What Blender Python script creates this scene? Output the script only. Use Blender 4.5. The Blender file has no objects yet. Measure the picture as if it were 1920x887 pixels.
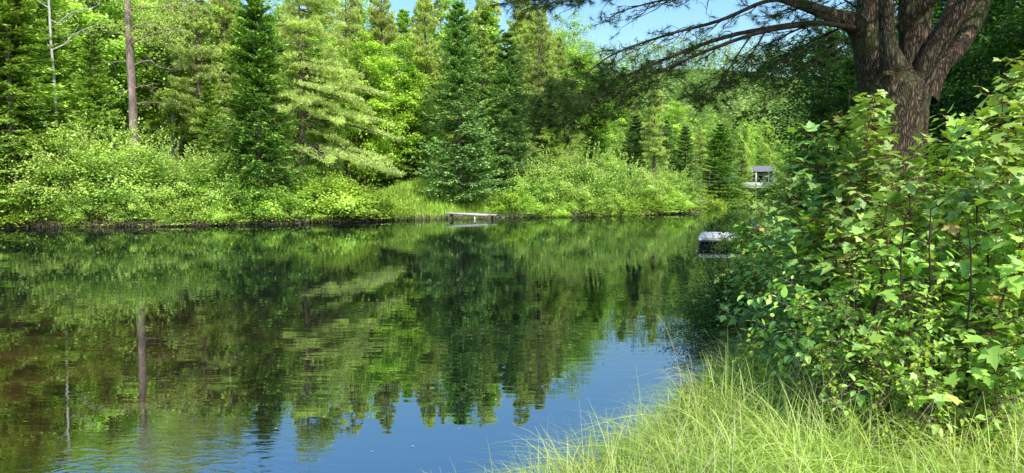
import bpy, math
import numpy as np
from mathutils import Vector

rng = np.random.default_rng(11)
PI = math.pi
F, CAMZ, HOR = 1280.0, 2.0, 356.0
sc = bpy.context.scene
col = sc.collection

def PX(px, Y): return (px - 960.0) / F * Y
def PZ(py, Y): return CAMZ + (HOR - py) / F * Y
def P(px, py, Y): return np.array([PX(px, Y), Y, PZ(py, Y)])
def norm(a):
    a = np.asarray(a, float)
    return a / np.maximum(np.linalg.norm(a, axis=-1, keepdims=True), 1e-9)
UP = np.array([0., 0., 1.])

# ------------------------------------------------------------------ mesh building
class MB:
    """collects vertex / face arrays and links them as one mesh"""
    def __init__(s): s.V = []; s.F = []; s.A = []; s.M = []; s.n = 0
    def add(s, V, Fc, a=None, mi=0):
        V = np.asarray(V, float).reshape(-1, 3); Fc = np.asarray(Fc, int)
        s.V.append(V); s.F.append(Fc + s.n)
        s.A.append(np.full(len(V), .5) if a is None else np.broadcast_to(np.asarray(a, float), (len(V),)).copy())
        s.M.append(np.full(len(Fc), mi)); s.n += len(V)
    def mesh(s, name, mats, smooth=False):
        V = np.concatenate(s.V); A = np.concatenate(s.A)
        loops = np.concatenate([f.ravel() for f in s.F])
        tot = np.concatenate([np.full(len(f), f.shape[1]) for f in s.F])
        st = np.concatenate([[0], np.cumsum(tot)[:-1]])
        me = bpy.data.meshes.new(name)
        me.vertices.add(len(V)); me.vertices.foreach_set('co', V.ravel().astype(np.float32))
        me.loops.add(len(loops)); me.loops.foreach_set('vertex_index', loops.astype(np.int32))
        me.polygons.add(len(tot)); me.polygons.foreach_set('loop_start', st.astype(np.int32))
        me.polygons.foreach_set('loop_total', tot.astype(np.int32))
        me.polygons.foreach_set('material_index', np.concatenate(s.M).astype(np.int32))
        if smooth: me.polygons.foreach_set('use_smooth', np.ones(len(tot), bool))
        at = me.attributes.new('v', 'FLOAT', 'POINT'); at.data.foreach_set('value', A.astype(np.float32))
        me.update(calc_edges=True)
        for m in (mats if isinstance(mats, (list, tuple)) else [mats]): me.materials.append(m)
        return me

def link(name, me, parent=None, loc=(0, 0, 0)):
    o = bpy.data.objects.new(name, me); col.objects.link(o); o.location = loc
    if parent is not None: o.parent = parent
    return o
def tag(o, label=None, cat=None, group=None, kind=None):
    if label: o['label'] = label
    if cat: o['category'] = cat
    if group: o['group'] = group
    if kind: o['kind'] = kind
    return o
def empty(name, loc, rz=0, label=None, cat=None, group=None):
    o = bpy.data.objects.new(name, None); col.objects.link(o)
    o.empty_display_size = .3; o.location = loc; o.rotation_euler = (0, 0, rz)
    return tag(o, label, cat, group)

def tube(mb, pts, rad, n=8, a=.5, mi=0, cap=True, bump=0.):
    pts = np.asarray(pts, float); k = len(pts); rad = np.broadcast_to(np.asarray(rad, float), (k,))
    T = norm(np.gradient(pts, axis=0))
    ref = np.array([0., 0., 1.]) if abs(T[0][2]) < .9 else np.array([1., 0., 0.])
    U = norm(np.cross(T, ref)); W = np.cross(T, U)
    th = np.arange(n) / n * 2 * PI
    R = rad[:, None] * (1 + bump * rng.standard_normal((k, n)) if bump else 1)
    V = pts[:, None] + (U[:, None] * np.cos(th)[None, :, None] + W[:, None] * np.sin(th)[None, :, None]) * np.broadcast_to(R, (k, n))[..., None]
    i = np.arange(k - 1)[:, None] * n; j = np.arange(n)[None]; j2 = (j + 1) % n
    Fc = np.stack([i + j, i + j2, i + n + j2, i + n + j], -1).reshape(-1, 4)
    mb.add(V.reshape(-1, 3), Fc, a, mi)
    if cap and rad[-1] > .004:
        mb.add(V[-1], np.arange(n)[None], a, mi)

def box(mb, c, s, rz=0., a=.5, mi=0, tilt=None):
    c = np.asarray(c, float); s = np.asarray(s, float) / 2
    v = np.array([[x, y, z] for z in (-1, 1) for y in (-1, 1) for x in (-1, 1)]) * s
    if tilt is not None: v[:, 2] += v[:, 0] * tilt
    ca, sa = math.cos(rz), math.sin(rz)
    v = np.stack([v[:, 0] * ca - v[:, 1] * sa, v[:, 0] * sa + v[:, 1] * ca, v[:, 2]], -1) + c
    mb.add(v, [[0, 2, 3, 1], [4, 5, 7, 6], [0, 1, 5, 4], [2, 6, 7, 3], [0, 4, 6, 2], [1, 3, 7, 5]], a, mi)

def sprigs(mb, Pb, D, L, W, nrm=None, v0=.3, v1=.8, vr=.3, jit=.6, mi=0):
    """rhombic leaf-sized faces; one per row of Pb"""
    n = len(Pb); D = norm(D)
    N = (UP if nrm is None else nrm) + rng.standard_normal((n, 3)) * jit
    S = norm(np.cross(D, N)); L = np.broadcast_to(L, (n,))[:, None]; W = np.broadcast_to(W, (n,))[:, None]
    mid = Pb + D * L * .45
    V = np.stack([Pb, mid + S * W / 2, Pb + D * L, mid - S * W / 2], 1).reshape(-1, 3)
    r = rng.random(n)[:, None] * vr
    v0 = np.broadcast_to(v0, (n,))[:, None]; v1 = np.broadcast_to(v1, (n,))[:, None]
    A = np.concatenate([v0 + r, (v0 + v1) / 2 + r, v1 + r, (v0 + v1) / 2 + r], 1).ravel()
    mb.add(V, np.arange(n * 4).reshape(-1, 4), A, mi)

def leaves(mb, T, faces, Pb, D, N, S, v=.5, vr=.3, vt=None, curl=0., mi=0):
    """copies of a leaf outline T (k,3), one per row of Pb"""
    n = len(Pb); Y = norm(D); X = norm(np.cross(Y, N)); Z = np.cross(X, Y)
    S = np.broadcast_to(S, (n,))[:, None, None]
    Tn = np.repeat(T[None], n, 0)
    if curl:
        c = (rng.random(n)[:, None] * 1.6 - .3) * curl
        Tn[..., 2] = Tn[..., 2] - c * Tn[..., 1] ** 2 + (rng.standard_normal(n)[:, None] * .18) * np.abs(Tn[..., 0]) + rng.standard_normal((n, 1)) * .12 * Tn[..., 0]
    V = Pb[:, None] + S * (Tn[..., 0:1] * X[:, None] + Tn[..., 1:2] * Y[:, None] + Tn[..., 2:3] * Z[:, None])
    k = len(T)
    A = np.broadcast_to(v, (n,))[:, None] + rng.random((n, 1)) * vr + (0 if vt is None else vt[None])
    A = np.broadcast_to(A, (n, k)).ravel()
    fa = np.asarray(faces); m = len(fa)
    Fc = (fa[None] + (np.arange(n) * k)[:, None, None]).reshape(n * m, -1)
    mb.add(V.reshape(-1, 3), Fc, A, mi)

# leaf outlines ------------------------------------------------------
_r = [(.0, .0), (.16, -.05), (.33, -.01), (.44, .09), (.34, .15), (.42, .26), (.56, .36), (.61, .52), (.45, .49), (.37, .52), (.24, .47), (.27, .6), (.3, .7), (.17, .74), (.11, .87), (.0, 1.05)]
_mid = [(0, .78), (0, .52), (0, .26)]
def two_halves(r, mid, fold):
    m = len(r); V = [(x, y, fold * abs(x)) for x, y in r] + [(x, y, 0) for x, y in mid]
    left = [(-x, y, fold * abs(x)) for x, y in r[1:-1]]
    V = V + left
    fr = list(range(m)) + [m + i for i in range(len(mid))]
    lf = [m + len(mid) + i for i in range(m - 2)]
    fl = [0] + [m + i for i in range(len(mid))][::-1] + [m - 1] + lf[::-1]
    return np.array(V, float), [fr, fl]
MAPLE_T, MAPLE_F = two_halves(_r, _mid, .12)
OVAL_T, OVAL_F = two_halves([(0, 0), (.16, .08), (.27, .28), (.29, .5), (.21, .75), (.1, .92), (0, 1.03)], [(0, .6), (0, .3)], .22)
LANCE_T, LANCE_F = two_halves([(0, 0), (.09, .15), (.13, .4), (.1, .7), (0, 1.)], [(0, .5)], .3)

# ------------------------------------------------------------------ materials
def new_mat(name):
    m = bpy.data.materials.new(name); m.use_nodes = True
    nt = m.node_tree; nt.nodes.clear()
    return m, nt, nt.nodes.new, nt.links.new
def ramp(nt, stops, fac):
    r = nt.nodes.new('ShaderNodeValToRGB'); e = r.color_ramp.elements
    while len(e) > 1: e.remove(e[-1])
    e[0].position = stops[0][0]; e[0].color = (*stops[0][1], 1)
    for p, c in stops[1:]:
        x = e.new(p); x.color = (*c, 1)
    nt.links.new(fac, r.inputs[0]); return r.outputs[0]

def leaf_mat(name, stops, transl=.32, gloss=.0, rough=.45, var=.3, hue=.014, tboost=(1.12, 1.1, .6), gain=1.):
    def lift(c_):   # brighten a leaf colour, keeping its hue below full white
        c_ = [v_ * gain * k_ for v_, k_ in zip(c_, (1.04, 1.03, .95))]; f_ = min(1., .86 / max(c_))
        return tuple(v_ * f_ for v_ in c_)
    stops = [(p_, lift(c_)) for p_, c_ in stops]
    m, nt, N, Lk = new_mat(name)
    at = N('ShaderNodeAttribute'); at.attribute_name = 'v'
    oi = N('ShaderNodeObjectInfo')
    c = ramp(nt, stops, at.outputs['Fac'])
    hs = N('ShaderNodeHueSaturation')
    mr = N('ShaderNodeMapRange'); mr.inputs[3].default_value = 1 - var / 2; mr.inputs[4].default_value = 1 + var / 2
    Lk(oi.outputs['Random'], mr.inputs[0]); Lk(mr.outputs[0], hs.inputs['Value'])
    w = N('ShaderNodeMath'); w.operation = 'MULTIPLY'; w.inputs[1].default_value = 7.31; Lk(oi.outputs['Random'], w.inputs[0])
    fr = N('ShaderNodeMath'); fr.operation = 'FRACT'; Lk(w.outputs[0], fr.inputs[0])
    mh = N('ShaderNodeMapRange'); mh.inputs[3].default_value = .5 - hue / 2; mh.inputs[4].default_value = .5 + hue / 2
    Lk(fr.outputs[0], mh.inputs[0]); Lk(mh.outputs[0], hs.inputs['Hue'])
    Lk(c, hs.inputs['Color'])
    # clump-sized patches of lighter and darker growth
    tc = N('ShaderNodeTexCoord'); nz = N('ShaderNodeTexNoise'); nz.inputs['Scale'].default_value = .9; nz.inputs['Detail'].default_value = 3
    Lk(tc.outputs['Object'], nz.inputs['Vector'])
    m2 = N('ShaderNodeMapRange'); m2.inputs[1].default_value = .3; m2.inputs[2].default_value = .7; m2.inputs[3].default_value = .72; m2.inputs[4].default_value = 1.25
    Lk(nz.outputs['Fac'], m2.inputs[0])
    vm = N('ShaderNodeVectorMath'); vm.operation = 'SCALE'; Lk(hs.outputs[0], vm.inputs[0]); Lk(m2.outputs[0], vm.inputs['Scale'])
    cc = vm.outputs[0]
    d = N('ShaderNodeBsdfDiffuse'); Lk(cc, d.inputs[0])
    t = N('ShaderNodeBsdfTranslucent')
    tb = N('ShaderNodeVectorMath'); tb.operation = 'MULTIPLY'; tb.inputs[1].default_value = tboost; Lk(cc, tb.inputs[0]); Lk(tb.outputs[0], t.inputs[0])
    mx = N('ShaderNodeMixShader'); mx.inputs[0].default_value = transl; Lk(d.outputs[0], mx.inputs[1]); Lk(t.outputs[0], mx.inputs[2])
    out = N('ShaderNodeOutputMaterial'); last = mx.outputs[0]
    if gloss:
        g = N('ShaderNodeBsdfGlossy'); g.inputs['Roughness'].default_value = rough; g.inputs[0].default_value = (.85, .95, .9, 1)
        m3 = N('ShaderNodeMixShader'); m3.inputs[0].default_value = gloss; Lk(last, m3.inputs[1]); Lk(g.outputs[0], m3.inputs[2]); last = m3.outputs[0]
    Lk(last, out.inputs[0]); return m

def rough_mat(name, stops, scale=3., vec_scale=(1, 1, 1), detail=6, rough=.85, bump=.0, bscale=None, spec=.2):
    m, nt, N, Lk = new_mat(name)
    tc = N('ShaderNodeTexCoord'); mp = N('ShaderNodeMapping'); mp.inputs['Scale'].default_value = vec_scale
    Lk(tc.outputs['Object'], mp.inputs[0])
    nz = N('ShaderNodeTexNoise'); nz.inputs['Scale'].default_value = scale; nz.inputs['Detail'].default_value = detail; nz.inputs['Roughness'].default_value = .65
    Lk(mp.outputs[0], nz.inputs['Vector'])
    c = ramp(nt, stops, nz.outputs['Fac'])
    b = N('ShaderNodeBsdfPrincipled'); b.inputs['Roughness'].default_value = rough; b.inputs['Specular IOR Level'].default_value = spec
    Lk(c, b.inputs['Base Color'])
    if bump:
        n2 = N('ShaderNodeTexNoise'); n2.inputs['Scale'].default_value = bscale or scale * 2; n2.inputs['Detail'].default_value = 8; Lk(mp.outputs[0], n2.inputs['Vector'])
        bp = N('ShaderNodeBump'); bp.inputs['Distance'].default_value = bump; Lk(n2.outputs['Fac'], bp.inputs['Height']); Lk(bp.outputs[0], b.inputs['Normal'])
    o = N('ShaderNodeOutputMaterial'); Lk(b.outputs[0], o.inputs[0]); return m

M = {}
M['fir'] = leaf_mat('fir_needles', [(0, (.006, .016, .005)), (.4, (.045, .072, .014)), (.75, (.18, .27, .055)), (1., (.42, .47, .14))], .2, gain=3.4)
M['spruce'] = leaf_mat('spruce_needles', [(0, (.006, .016, .006)), (.4, (.045, .072, .022)), (.75, (.22, .28, .095)), (1., (.44, .5, .23))], .12, gain=3.1)
M['bold_fir'] = leaf_mat('bold_fir_needles', [(0, (.004, .012, .004)), (.45, (.025, .055, .012)), (.75, (.12, .2, .035)), (1., (.33, .43, .1))], .14, gain=2.7)
M['bold_spruce'] = leaf_mat('bold_spruce_needles', [(0, (.004, .012, .005)), (.45, (.03, .06, .02)), (.75, (.14, .22, .07)), (1., (.38, .47, .2))], .14, gain=2.9)
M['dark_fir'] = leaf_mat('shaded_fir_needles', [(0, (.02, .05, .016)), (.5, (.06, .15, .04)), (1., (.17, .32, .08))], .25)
M['white_pine'] = leaf_mat('white_pine_needles', [(0, (.05, .07, .02)), (.5, (.22, .26, .09)), (1., (.46, .47, .24))], .28, gain=3.1)
M['red_pine'] = leaf_mat('red_pine_needles', [(0, (.035, .045, .014)), (.4, (.14, .17, .05)), (.75, (.26, .31, .1)), (1., (.36, .37, .14))], .28, gain=3.0)
M['broad'] = leaf_mat('broadleaf_green', [(0, (.02, .05, .006)), (.3, (.1, .18, .02)), (.6, (.3, .42, .07)), (1., (.47, .57, .16))], .32, .03, gain=2.8)
M['broad_yellow'] = leaf_mat('young_leaf_green', [(0, (.03, .07, .005)), (.3, (.12, .22, .02)), (.6, (.36, .5, .06)), (1., (.46, .6, .16))], .35, .03, gain=2.5)
M['alder'] = leaf_mat('alder_leaf', [(0, (.02, .04, .005)), (.3, (.085, .17, .022)), (.6, (.28, .37, .075)), (1., (.4, .47, .17))], .36, .03, gain=2.9)
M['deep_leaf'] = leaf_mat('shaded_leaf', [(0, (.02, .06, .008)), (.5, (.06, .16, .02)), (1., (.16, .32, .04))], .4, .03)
M['maple'] = leaf_mat('maple_leaf', [(0, (.02, .06, .006)), (.35, (.11, .21, .03)), (.7, (.27, .4, .06)), (.9, (.45, .54, .13)), (1.05, (.45, .3, .07))], .36, .08, .55, var=.45, hue=.03, gain=1.95)
M['oval'] = leaf_mat('oval_leaf', [(0, (.1, .22, .04)), (.5, (.24, .42, .08)), (.9, (.45, .58, .13)), (1.1, (.42, .3, .12))], .4, .08, .55, var=.3, gain=2.1)
M['weed'] = leaf_mat('weed_leaf', [(0, (.12, .24, .02)), (.5, (.3, .46, .05)), (1., (.52, .64, .1))], .4, .03, gain=1.2)
M['juniper'] = leaf_mat('waterside_shrub_leaf', [(0, (.015, .04, .012)), (.5, (.05, .12, .03)), (1., (.14, .25, .07))], .25)
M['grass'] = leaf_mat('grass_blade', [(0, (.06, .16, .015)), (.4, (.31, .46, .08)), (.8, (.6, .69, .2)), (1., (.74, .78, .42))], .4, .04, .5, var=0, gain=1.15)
M['far_grass'] = leaf_mat('meadow_blade', [(0, (.16, .3, .04)), (.5, (.44, .68, .12)), (1., (.66, .82, .26))], .35, var=0)
M['pine_near'] = leaf_mat('near_pine_needles', [(0, (.015, .04, .012)), (.5, (.04, .09, .025)), (1., (.11, .2, .05))], .2, .0, .4, var=0)
M['hill_tree'] = leaf_mat('hill_tree_leaf', [(0, (.08, .16, .07)), (.5, (.22, .34, .12)), (.85, (.38, .5, .18)), (1., (.45, .45, .18))], .25, var=0, gain=1.15)  # distance haze put into the colours as lighter leaf tones
M['straw'] = rough_mat('straw_blade', [(.3, (.42, .36, .2)), (.7, (.68, .6, .38))], 6)
M['petal'] = rough_mat('pale_petal', [(.3, (.6, .58, .5)), (.7, (.8, .8, .75))], 6)
M['dry'] = rough_mat('dry_stalk', [(.3, (.35, .25, .18)), (.7, (.6, .45, .36))], 20)
M['bark'] = rough_mat('grey_brown_bark', [(.3, (.05, .035, .025)), (.5, (.15, .115, .09)), (.7, (.28, .22, .18))], 6, (1, 1, .2), bump=.03, bscale=9)
M['pink_bark'] = rough_mat('pinkish_grey_bark', [(.32, (.08, .055, .045)), (.5, (.27, .2, .17)), (.68, (.5, .41, .37))], 2.6, (1, 1, .25), bump=.03, bscale=9)
M['birch'] = rough_mat('pale_bark', [(.3, (.2, .19, .16)), (.5, (.5, .5, .46)), (.7, (.62, .62, .58))], 5, (1, 1, .5))
M['twig'] = rough_mat('twig_bark', [(.3, (.02, .014, .01)), (.7, (.08, .055, .04))], 12)
M['dead_twig'] = rough_mat('dead_twig', [(.3, (.17, .12, .1)), (.7, (.42, .33, .29))], 6)
M['red_stem'] = rough_mat('reddish_stem', [(.3, (.09, .035, .02)), (.7, (.25, .12, .07))], 12)
M['stem'] = rough_mat('grey_stem', [(.3, (.08, .06, .04)), (.7, (.24, .2, .14))], 10)

def make_pine_bark():
    m, nt, N, Lk = new_mat('furrowed_pine_bark')
    tc = N('ShaderNodeTexCoord'); mp = N('ShaderNodeMapping'); mp.inputs['Scale'].default_value = (1, 1, .22); Lk(tc.outputs['Object'], mp.inputs[0])
    nz = N('ShaderNodeTexNoise'); nz.inputs['Scale'].default_value = 4; nz.inputs['Detail'].default_value = 6; Lk(mp.outputs[0], nz.inputs['Vector'])
    vo = N('ShaderNodeTexVoronoi'); vo.feature = 'DISTANCE_TO_EDGE'; vo.inputs['Scale'].default_value = 26
    ad = N('ShaderNodeVectorMath'); ad.operation = 'MULTIPLY_ADD'; ad.inputs[1].default_value = (.45, .45, .3); Lk(nz.outputs['Color'], ad.inputs[0]); Lk(mp.outputs[0], ad.inputs[2])
    Lk(ad.outputs[0], vo.inputs['Vector'])
    c1 = ramp(nt, [(0, (.035, .024, .016)), (.2, (.12, .085, .058)), (.5, (.27, .205, .145))], vo.outputs['Distance'])
    n3 = N('ShaderNodeTexNoise'); n3.inputs['Scale'].default_value = 2.2; n3.inputs['Detail'].default_value = 5; Lk(tc.outputs['Object'], n3.inputs['Vector'])
    f = ramp(nt, [(.5, (0, 0, 0)), (.66, (.6, .6, .6))], n3.outputs['Fac'])
    mx = N('ShaderNodeMix'); mx.data_type = 'RGBA'; Lk(f, mx.inputs[0]); Lk(c1, mx.inputs[6]); mx.inputs[7].default_value = (.11, .13, .045, 1)
    b = N('ShaderNodeBsdfPrincipled'); b.inputs['Roughness'].default_value = .9; b.inputs['Specular IOR Level'].default_value = .15
    Lk(mx.outputs[2], b.inputs['Base Color'])
    sm = N('ShaderNodeMath'); sm.operation = 'MINIMUM'; sm.inputs[1].default_value = .25; Lk(vo.outputs['Distance'], sm.inputs[0])
    bp = N('ShaderNodeBump'); bp.inputs['Distance'].default_value = .06; Lk(sm.outputs[0], bp.inputs['Height']); Lk(bp.outputs[0], b.inputs['Normal'])
    o = N('ShaderNodeOutputMaterial'); Lk(b.outputs[0], o.inputs[0]); return m
M['pine_bark'] = make_pine_bark()

# ------------------------------------------------------------------ terrain
WATER = np.array([(-90, 3), (-6, .4), (-.9, 2.4), (-.05, 3.3), (.45, 4.2), (1.0, 5.0), (1.6, 5.9), (2.15, 7.0), (2.75, 8.7), (3.3, 11), (4.2, 14), (6.2, 19), (8.3, 23.5), (11, 29),
                  (16, 40), (23, 56), (33, 70), (48, 80), (75, 86), (75, 92), (45, 88), (30, 80), (22, 79), (18.5, 73), (15.8, 60), (10, 54.5), (4, 51), (.5, 50), (-3, 48.5), (-6, 46.8),
                  (-9, 44.2), (-14, 40.5), (-19, 37.6), (-24, 37.2), (-30, 36.8), (-45, 34), (-90, 30)], float)
def sdist(x, y):
    x = np.asarray(x, float); y = np.asarray(y, float)
    best = np.full(x.shape, 1e9); inside = np.zeros(x.shape, bool)
    n = len(WATER)
    for i in range(n):
        ax, ay = WATER[i]; bx, by = WATER[(i + 1) % n]
        dx, dy = bx - ax, by - ay
        t = np.clip(((x - ax) * dx + (y - ay) * dy) / (dx * dx + dy * dy), 0, 1)
        best = np.minimum(best, np.hypot(x - ax - t * dx, y - ay - t * dy))
        cr = ((ay > y) != (by > y)) & (x < (bx - ax) * (y - ay) / (by - ay + 1e-12) + ax)
        inside ^= cr
    return np.where(inside, -best, best)
def sst(a, b, x):
    t = np.clip((x - a) / (b - a), 0, 1); return t * t * (3 - 2 * t)
def ground_z(x, y):
    x = np.asarray(x, float); y = np.asarray(y, float)
    d = sdist(x, y)
    wob = .06 * np.sin(x * 1.7 + y * .6) + .05 * np.sin(x * .5 - y * 1.3) + .03 * np.sin(x * 4.1) * np.cos(y * 3.3)
    d2 = d + wob * 1.6
    near = 1 - sst(14, 24, y)
    left = sst(30, 40, y + .25 * np.maximum(-x, 0) * 0 )
    zl = .42 * sst(-.15, .75, d2) + .035 * np.maximum(d2 - .8, 0) * near + (1 - near) * (.075 * np.maximum(d2 - 1.5, 0))
    zl = np.where(zl > 9, 9 + (zl - 9) * .3, zl)
    hill = 36 * np.exp(-((x - 70) / 95) ** 2 - ((y - 265) / 85) ** 2) + 16 * np.exp(-((x + 80) / 90) ** 2 - ((y - 200) / 90) ** 2)
    # grassy mound on the far bank
    mound = 1.7 * np.exp(-((x + 6.8) / 3.4) ** 2 - ((y - 51) / 3.2) ** 2)
    z = zl + hill * sst(0, 60, d) + mound * sst(0, 3, d) + wob * .7 * sst(.2, 2, d)
    zw = -1.4 * sst(0, 4, -d2) - .06
    return np.where(d2 > 0, np.maximum(z, -.05) - .06 * (1 - sst(0, .3, d2)), zw)

def axis(pieces):
    out = []
    for a, b, st in pieces: out += list(np.arange(a, b, st))
    return np.array(out + [pieces[-1][1]], float)
gx = axis([(-900, -120, 60), (-120, -40, 3), (-40, -8, .8), (-8, 10, .2), (10, 45, .8), (45, 160, 4), (160, 900, 60)])
gy = axis([(-300, -20, 35), (-20, 0, 2), (0, 14, .2), (14, 95, .8), (95, 330, 6), (330, 2500, 150)])
GX, GY = np.meshgrid(gx, gy)
GZ = ground_z(GX, GY)
nx, ny = len(gx), len(gy)
ii = np.arange((nx - 1) * (ny - 1)); r_, c_ = ii // (nx - 1), ii % (nx - 1)
i0 = r_ * nx + c_
mb = MB(); mb.add(np.stack([GX, GY, GZ], -1).reshape(-1, 3), np.stack([i0, i0 + 1, i0 + nx + 1, i0 + nx], -1))

def ground_mat():
    m, nt, N, Lk = new_mat('bank_soil_and_turf')
    g = N('ShaderNodeNewGeometry'); nz = N('ShaderNodeTexNoise'); nz.inputs['Scale'].default_value = 1.3; nz.inputs['Detail'].default_value = 7
    Lk(g.outputs['Position'], nz.inputs['Vector'])
    soil = ramp(nt, [(.3, (.035, .025, .014)), (.55, (.11, .075, .04)), (.75, (.2, .15, .09))], nz.outputs['Fac'])
    turf = ramp(nt, [(.3, (.04, .08, .012)), (.7, (.13, .2, .03))], nz.outputs['Fac'])
    sp = N('ShaderNodeSeparateXYZ'); Lk(g.outputs['Position'], sp.inputs[0])
    mr = N('ShaderNodeMapRange'); mr.inputs[1].default_value = .22; mr.inputs[2].default_value = .5; Lk(sp.outputs['Z'], mr.inputs[0])
    mx = N('ShaderNodeMix'); mx.data_type = 'RGBA'; Lk(mr.outputs[0], mx.inputs[0]); Lk(soil, mx.inputs[6]); Lk(turf, mx.inputs[7])
    b = N('ShaderNodeBsdfDiffuse'); Lk(mx.outputs[2], b.inputs[0])
    bp = N('ShaderNodeBump'); bp.inputs['Distance'].default_value = .08; Lk(nz.outputs['Fac'], bp.inputs['Height']); Lk(bp.outputs[0], b.inputs['Normal'])
    o = N('ShaderNodeOutputMaterial'); Lk(b.outputs[0], o.inputs[0]); return m
go = link('ground', mb.mesh('ground', ground_mat(), True))
tag(go, 'earth banks and wooded ground on both sides of the river', 'ground', kind='structure')

def water_mat():
    m, nt, N, Lk = new_mat('river_water')
    g = N('ShaderNodeNewGeometry')
    def noise(sx, sy, scale, det, rot=0., dist=0.):
        mp = N('ShaderNodeMapping'); mp.inputs['Scale'].default_value = (sx, sy, 1); mp.inputs['Rotation'].default_value = (0, 0, rot)
        Lk(g.outputs['Position'], mp.inputs[0])
        n = N('ShaderNodeTexNoise'); n.inputs['Scale'].default_value = scale; n.inputs['Detail'].default_value = det; n.inputs['Distortion'].default_value = dist
        Lk(mp.outputs[0], n.inputs['Vector']); return n.outputs['Fac']
    def mul(a, k):
        x = N('ShaderNodeMath'); x.operation = 'MULTIPLY'; Lk(a, x.inputs[0])
        if isinstance(k, (int, float)): x.inputs[1].default_value = k
        else: Lk(k, x.inputs[1])
        return x.outputs[0]
    def add(a, b):
        x = N('ShaderNodeMath'); x.operation = 'ADD'; Lk(a, x.inputs[0]); Lk(b, x.inputs[1]); return x.outputs[0]
    fine = noise(.5, 2.3, 3.6, 1, .06, .2)
    mid_ = noise(.35, 1.9, 1.8, 1, -.08)
    big = noise(.12, .5, 1.1, 1, .15)
    # patches where a breeze ruffles the surface
    calm = noise(.09, .2, 1., 3)
    mrc = N('ShaderNodeMapRange'); mrc.inputs[1].default_value = .42; mrc.inputs[2].default_value = .62; mrc.inputs[3].default_value = .45; mrc.inputs[4].default_value = 1.35
    Lk(calm, mrc.inputs[0])
    # rougher shallow riffle close to the camera on the left
    vd = N('ShaderNodeVectorMath'); vd.operation = 'DISTANCE'; vd.inputs[1].default_value = (-2.5, 4.5, 0); Lk(g.outputs['Position'], vd.inputs[0])
    mrd = N('ShaderNodeMapRange'); mrd.inputs[1].default_value = .2; mrd.inputs[2].default_value = 1.7; mrd.inputs[3].default_value = 1.; mrd.inputs[4].default_value = 0.
    mrd.interpolation_type = 'SMOOTHSTEP'; Lk(vd.outputs['Value'], mrd.inputs[0])
    rip = noise(2.2, 5., 2.2, 2, .3, 1.)
    h = add(add(mul(fine, .42), mul(mid_, .95)), mul(big, .8))
    h = add(mul(h, mrc.outputs[0]), mul(mul(rip, 2.4), mrd.outputs[0]))
    bp = N('ShaderNodeBump'); bp.inputs['Strength'].default_value = 1; bp.inputs['Distance'].default_value = WAVE; Lk(h, bp.inputs['Height'])
    # tea-coloured depth, lighter where the bed shows through the shallows on the left
    bed = noise(.8, .8, 1.6, 5)
    bedc = ramp(nt, [(.35, (.03, .018, .004)), (.6, (.1, .062, .014)), (.78, (.18, .12, .035))], bed)
    sp = N('ShaderNodeSeparateXYZ'); Lk(g.outputs['Position'], sp.inputs[0])
    ax = N('ShaderNodeMapRange'); ax.inputs[1].default_value = -1.5; ax.inputs[2].default_value = -5.5; Lk(sp.outputs['X'], ax.inputs[0])
    ay = N('ShaderNodeMapRange'); ay.inputs[1].default_value = 13; ay.inputs[2].default_value = 5; Lk(sp.outputs['Y'], ay.inputs[0])
    sh = mul(ax.outputs[0], ay.outputs[0])
    mx = N('ShaderNodeMix'); mx.data_type = 'RGBA'; Lk(sh, mx.inputs[0]); mx.inputs[6].default_value = (.006, .008, .008, 1); Lk(bedc, mx.inputs[7])
    d = N('ShaderNodeBsdfDiffuse'); Lk(mx.outputs[2], d.inputs[0])
    gl = N('ShaderNodeBsdfGlossy'); gl.inputs['Roughness'].default_value = .0; gl.inputs[0].default_value = (.88, .95, 1, 1); Lk(bp.outputs[0], gl.inputs['Normal'])
    fr = N('ShaderNodeFresnel'); fr.inputs['IOR'].default_value = WIOR; Lk(bp.outputs[0], fr.inputs['Normal'])
    ms = N('ShaderNodeMixShader'); Lk(fr.outputs[0], ms.inputs[0]); Lk(d.outputs[0], ms.inputs[1]); Lk(gl.outputs[0], ms.inputs[2])
    o = N('ShaderNodeOutputMaterial'); Lk(ms.outputs[0], o.inputs[0]); return m
WAVE, WIOR = .0016, 5.5
mb = MB(); mb.add([(-95, -2, 0), (90, -2, 0), (90, 96, 0), (-95, 96, 0)], [[0, 1, 2, 3]])
wo = link('water', mb.mesh('water', water_mat()))
tag(wo, 'calm dark river water reflecting the trees and blue sky', 'water', kind='structure')

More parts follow.
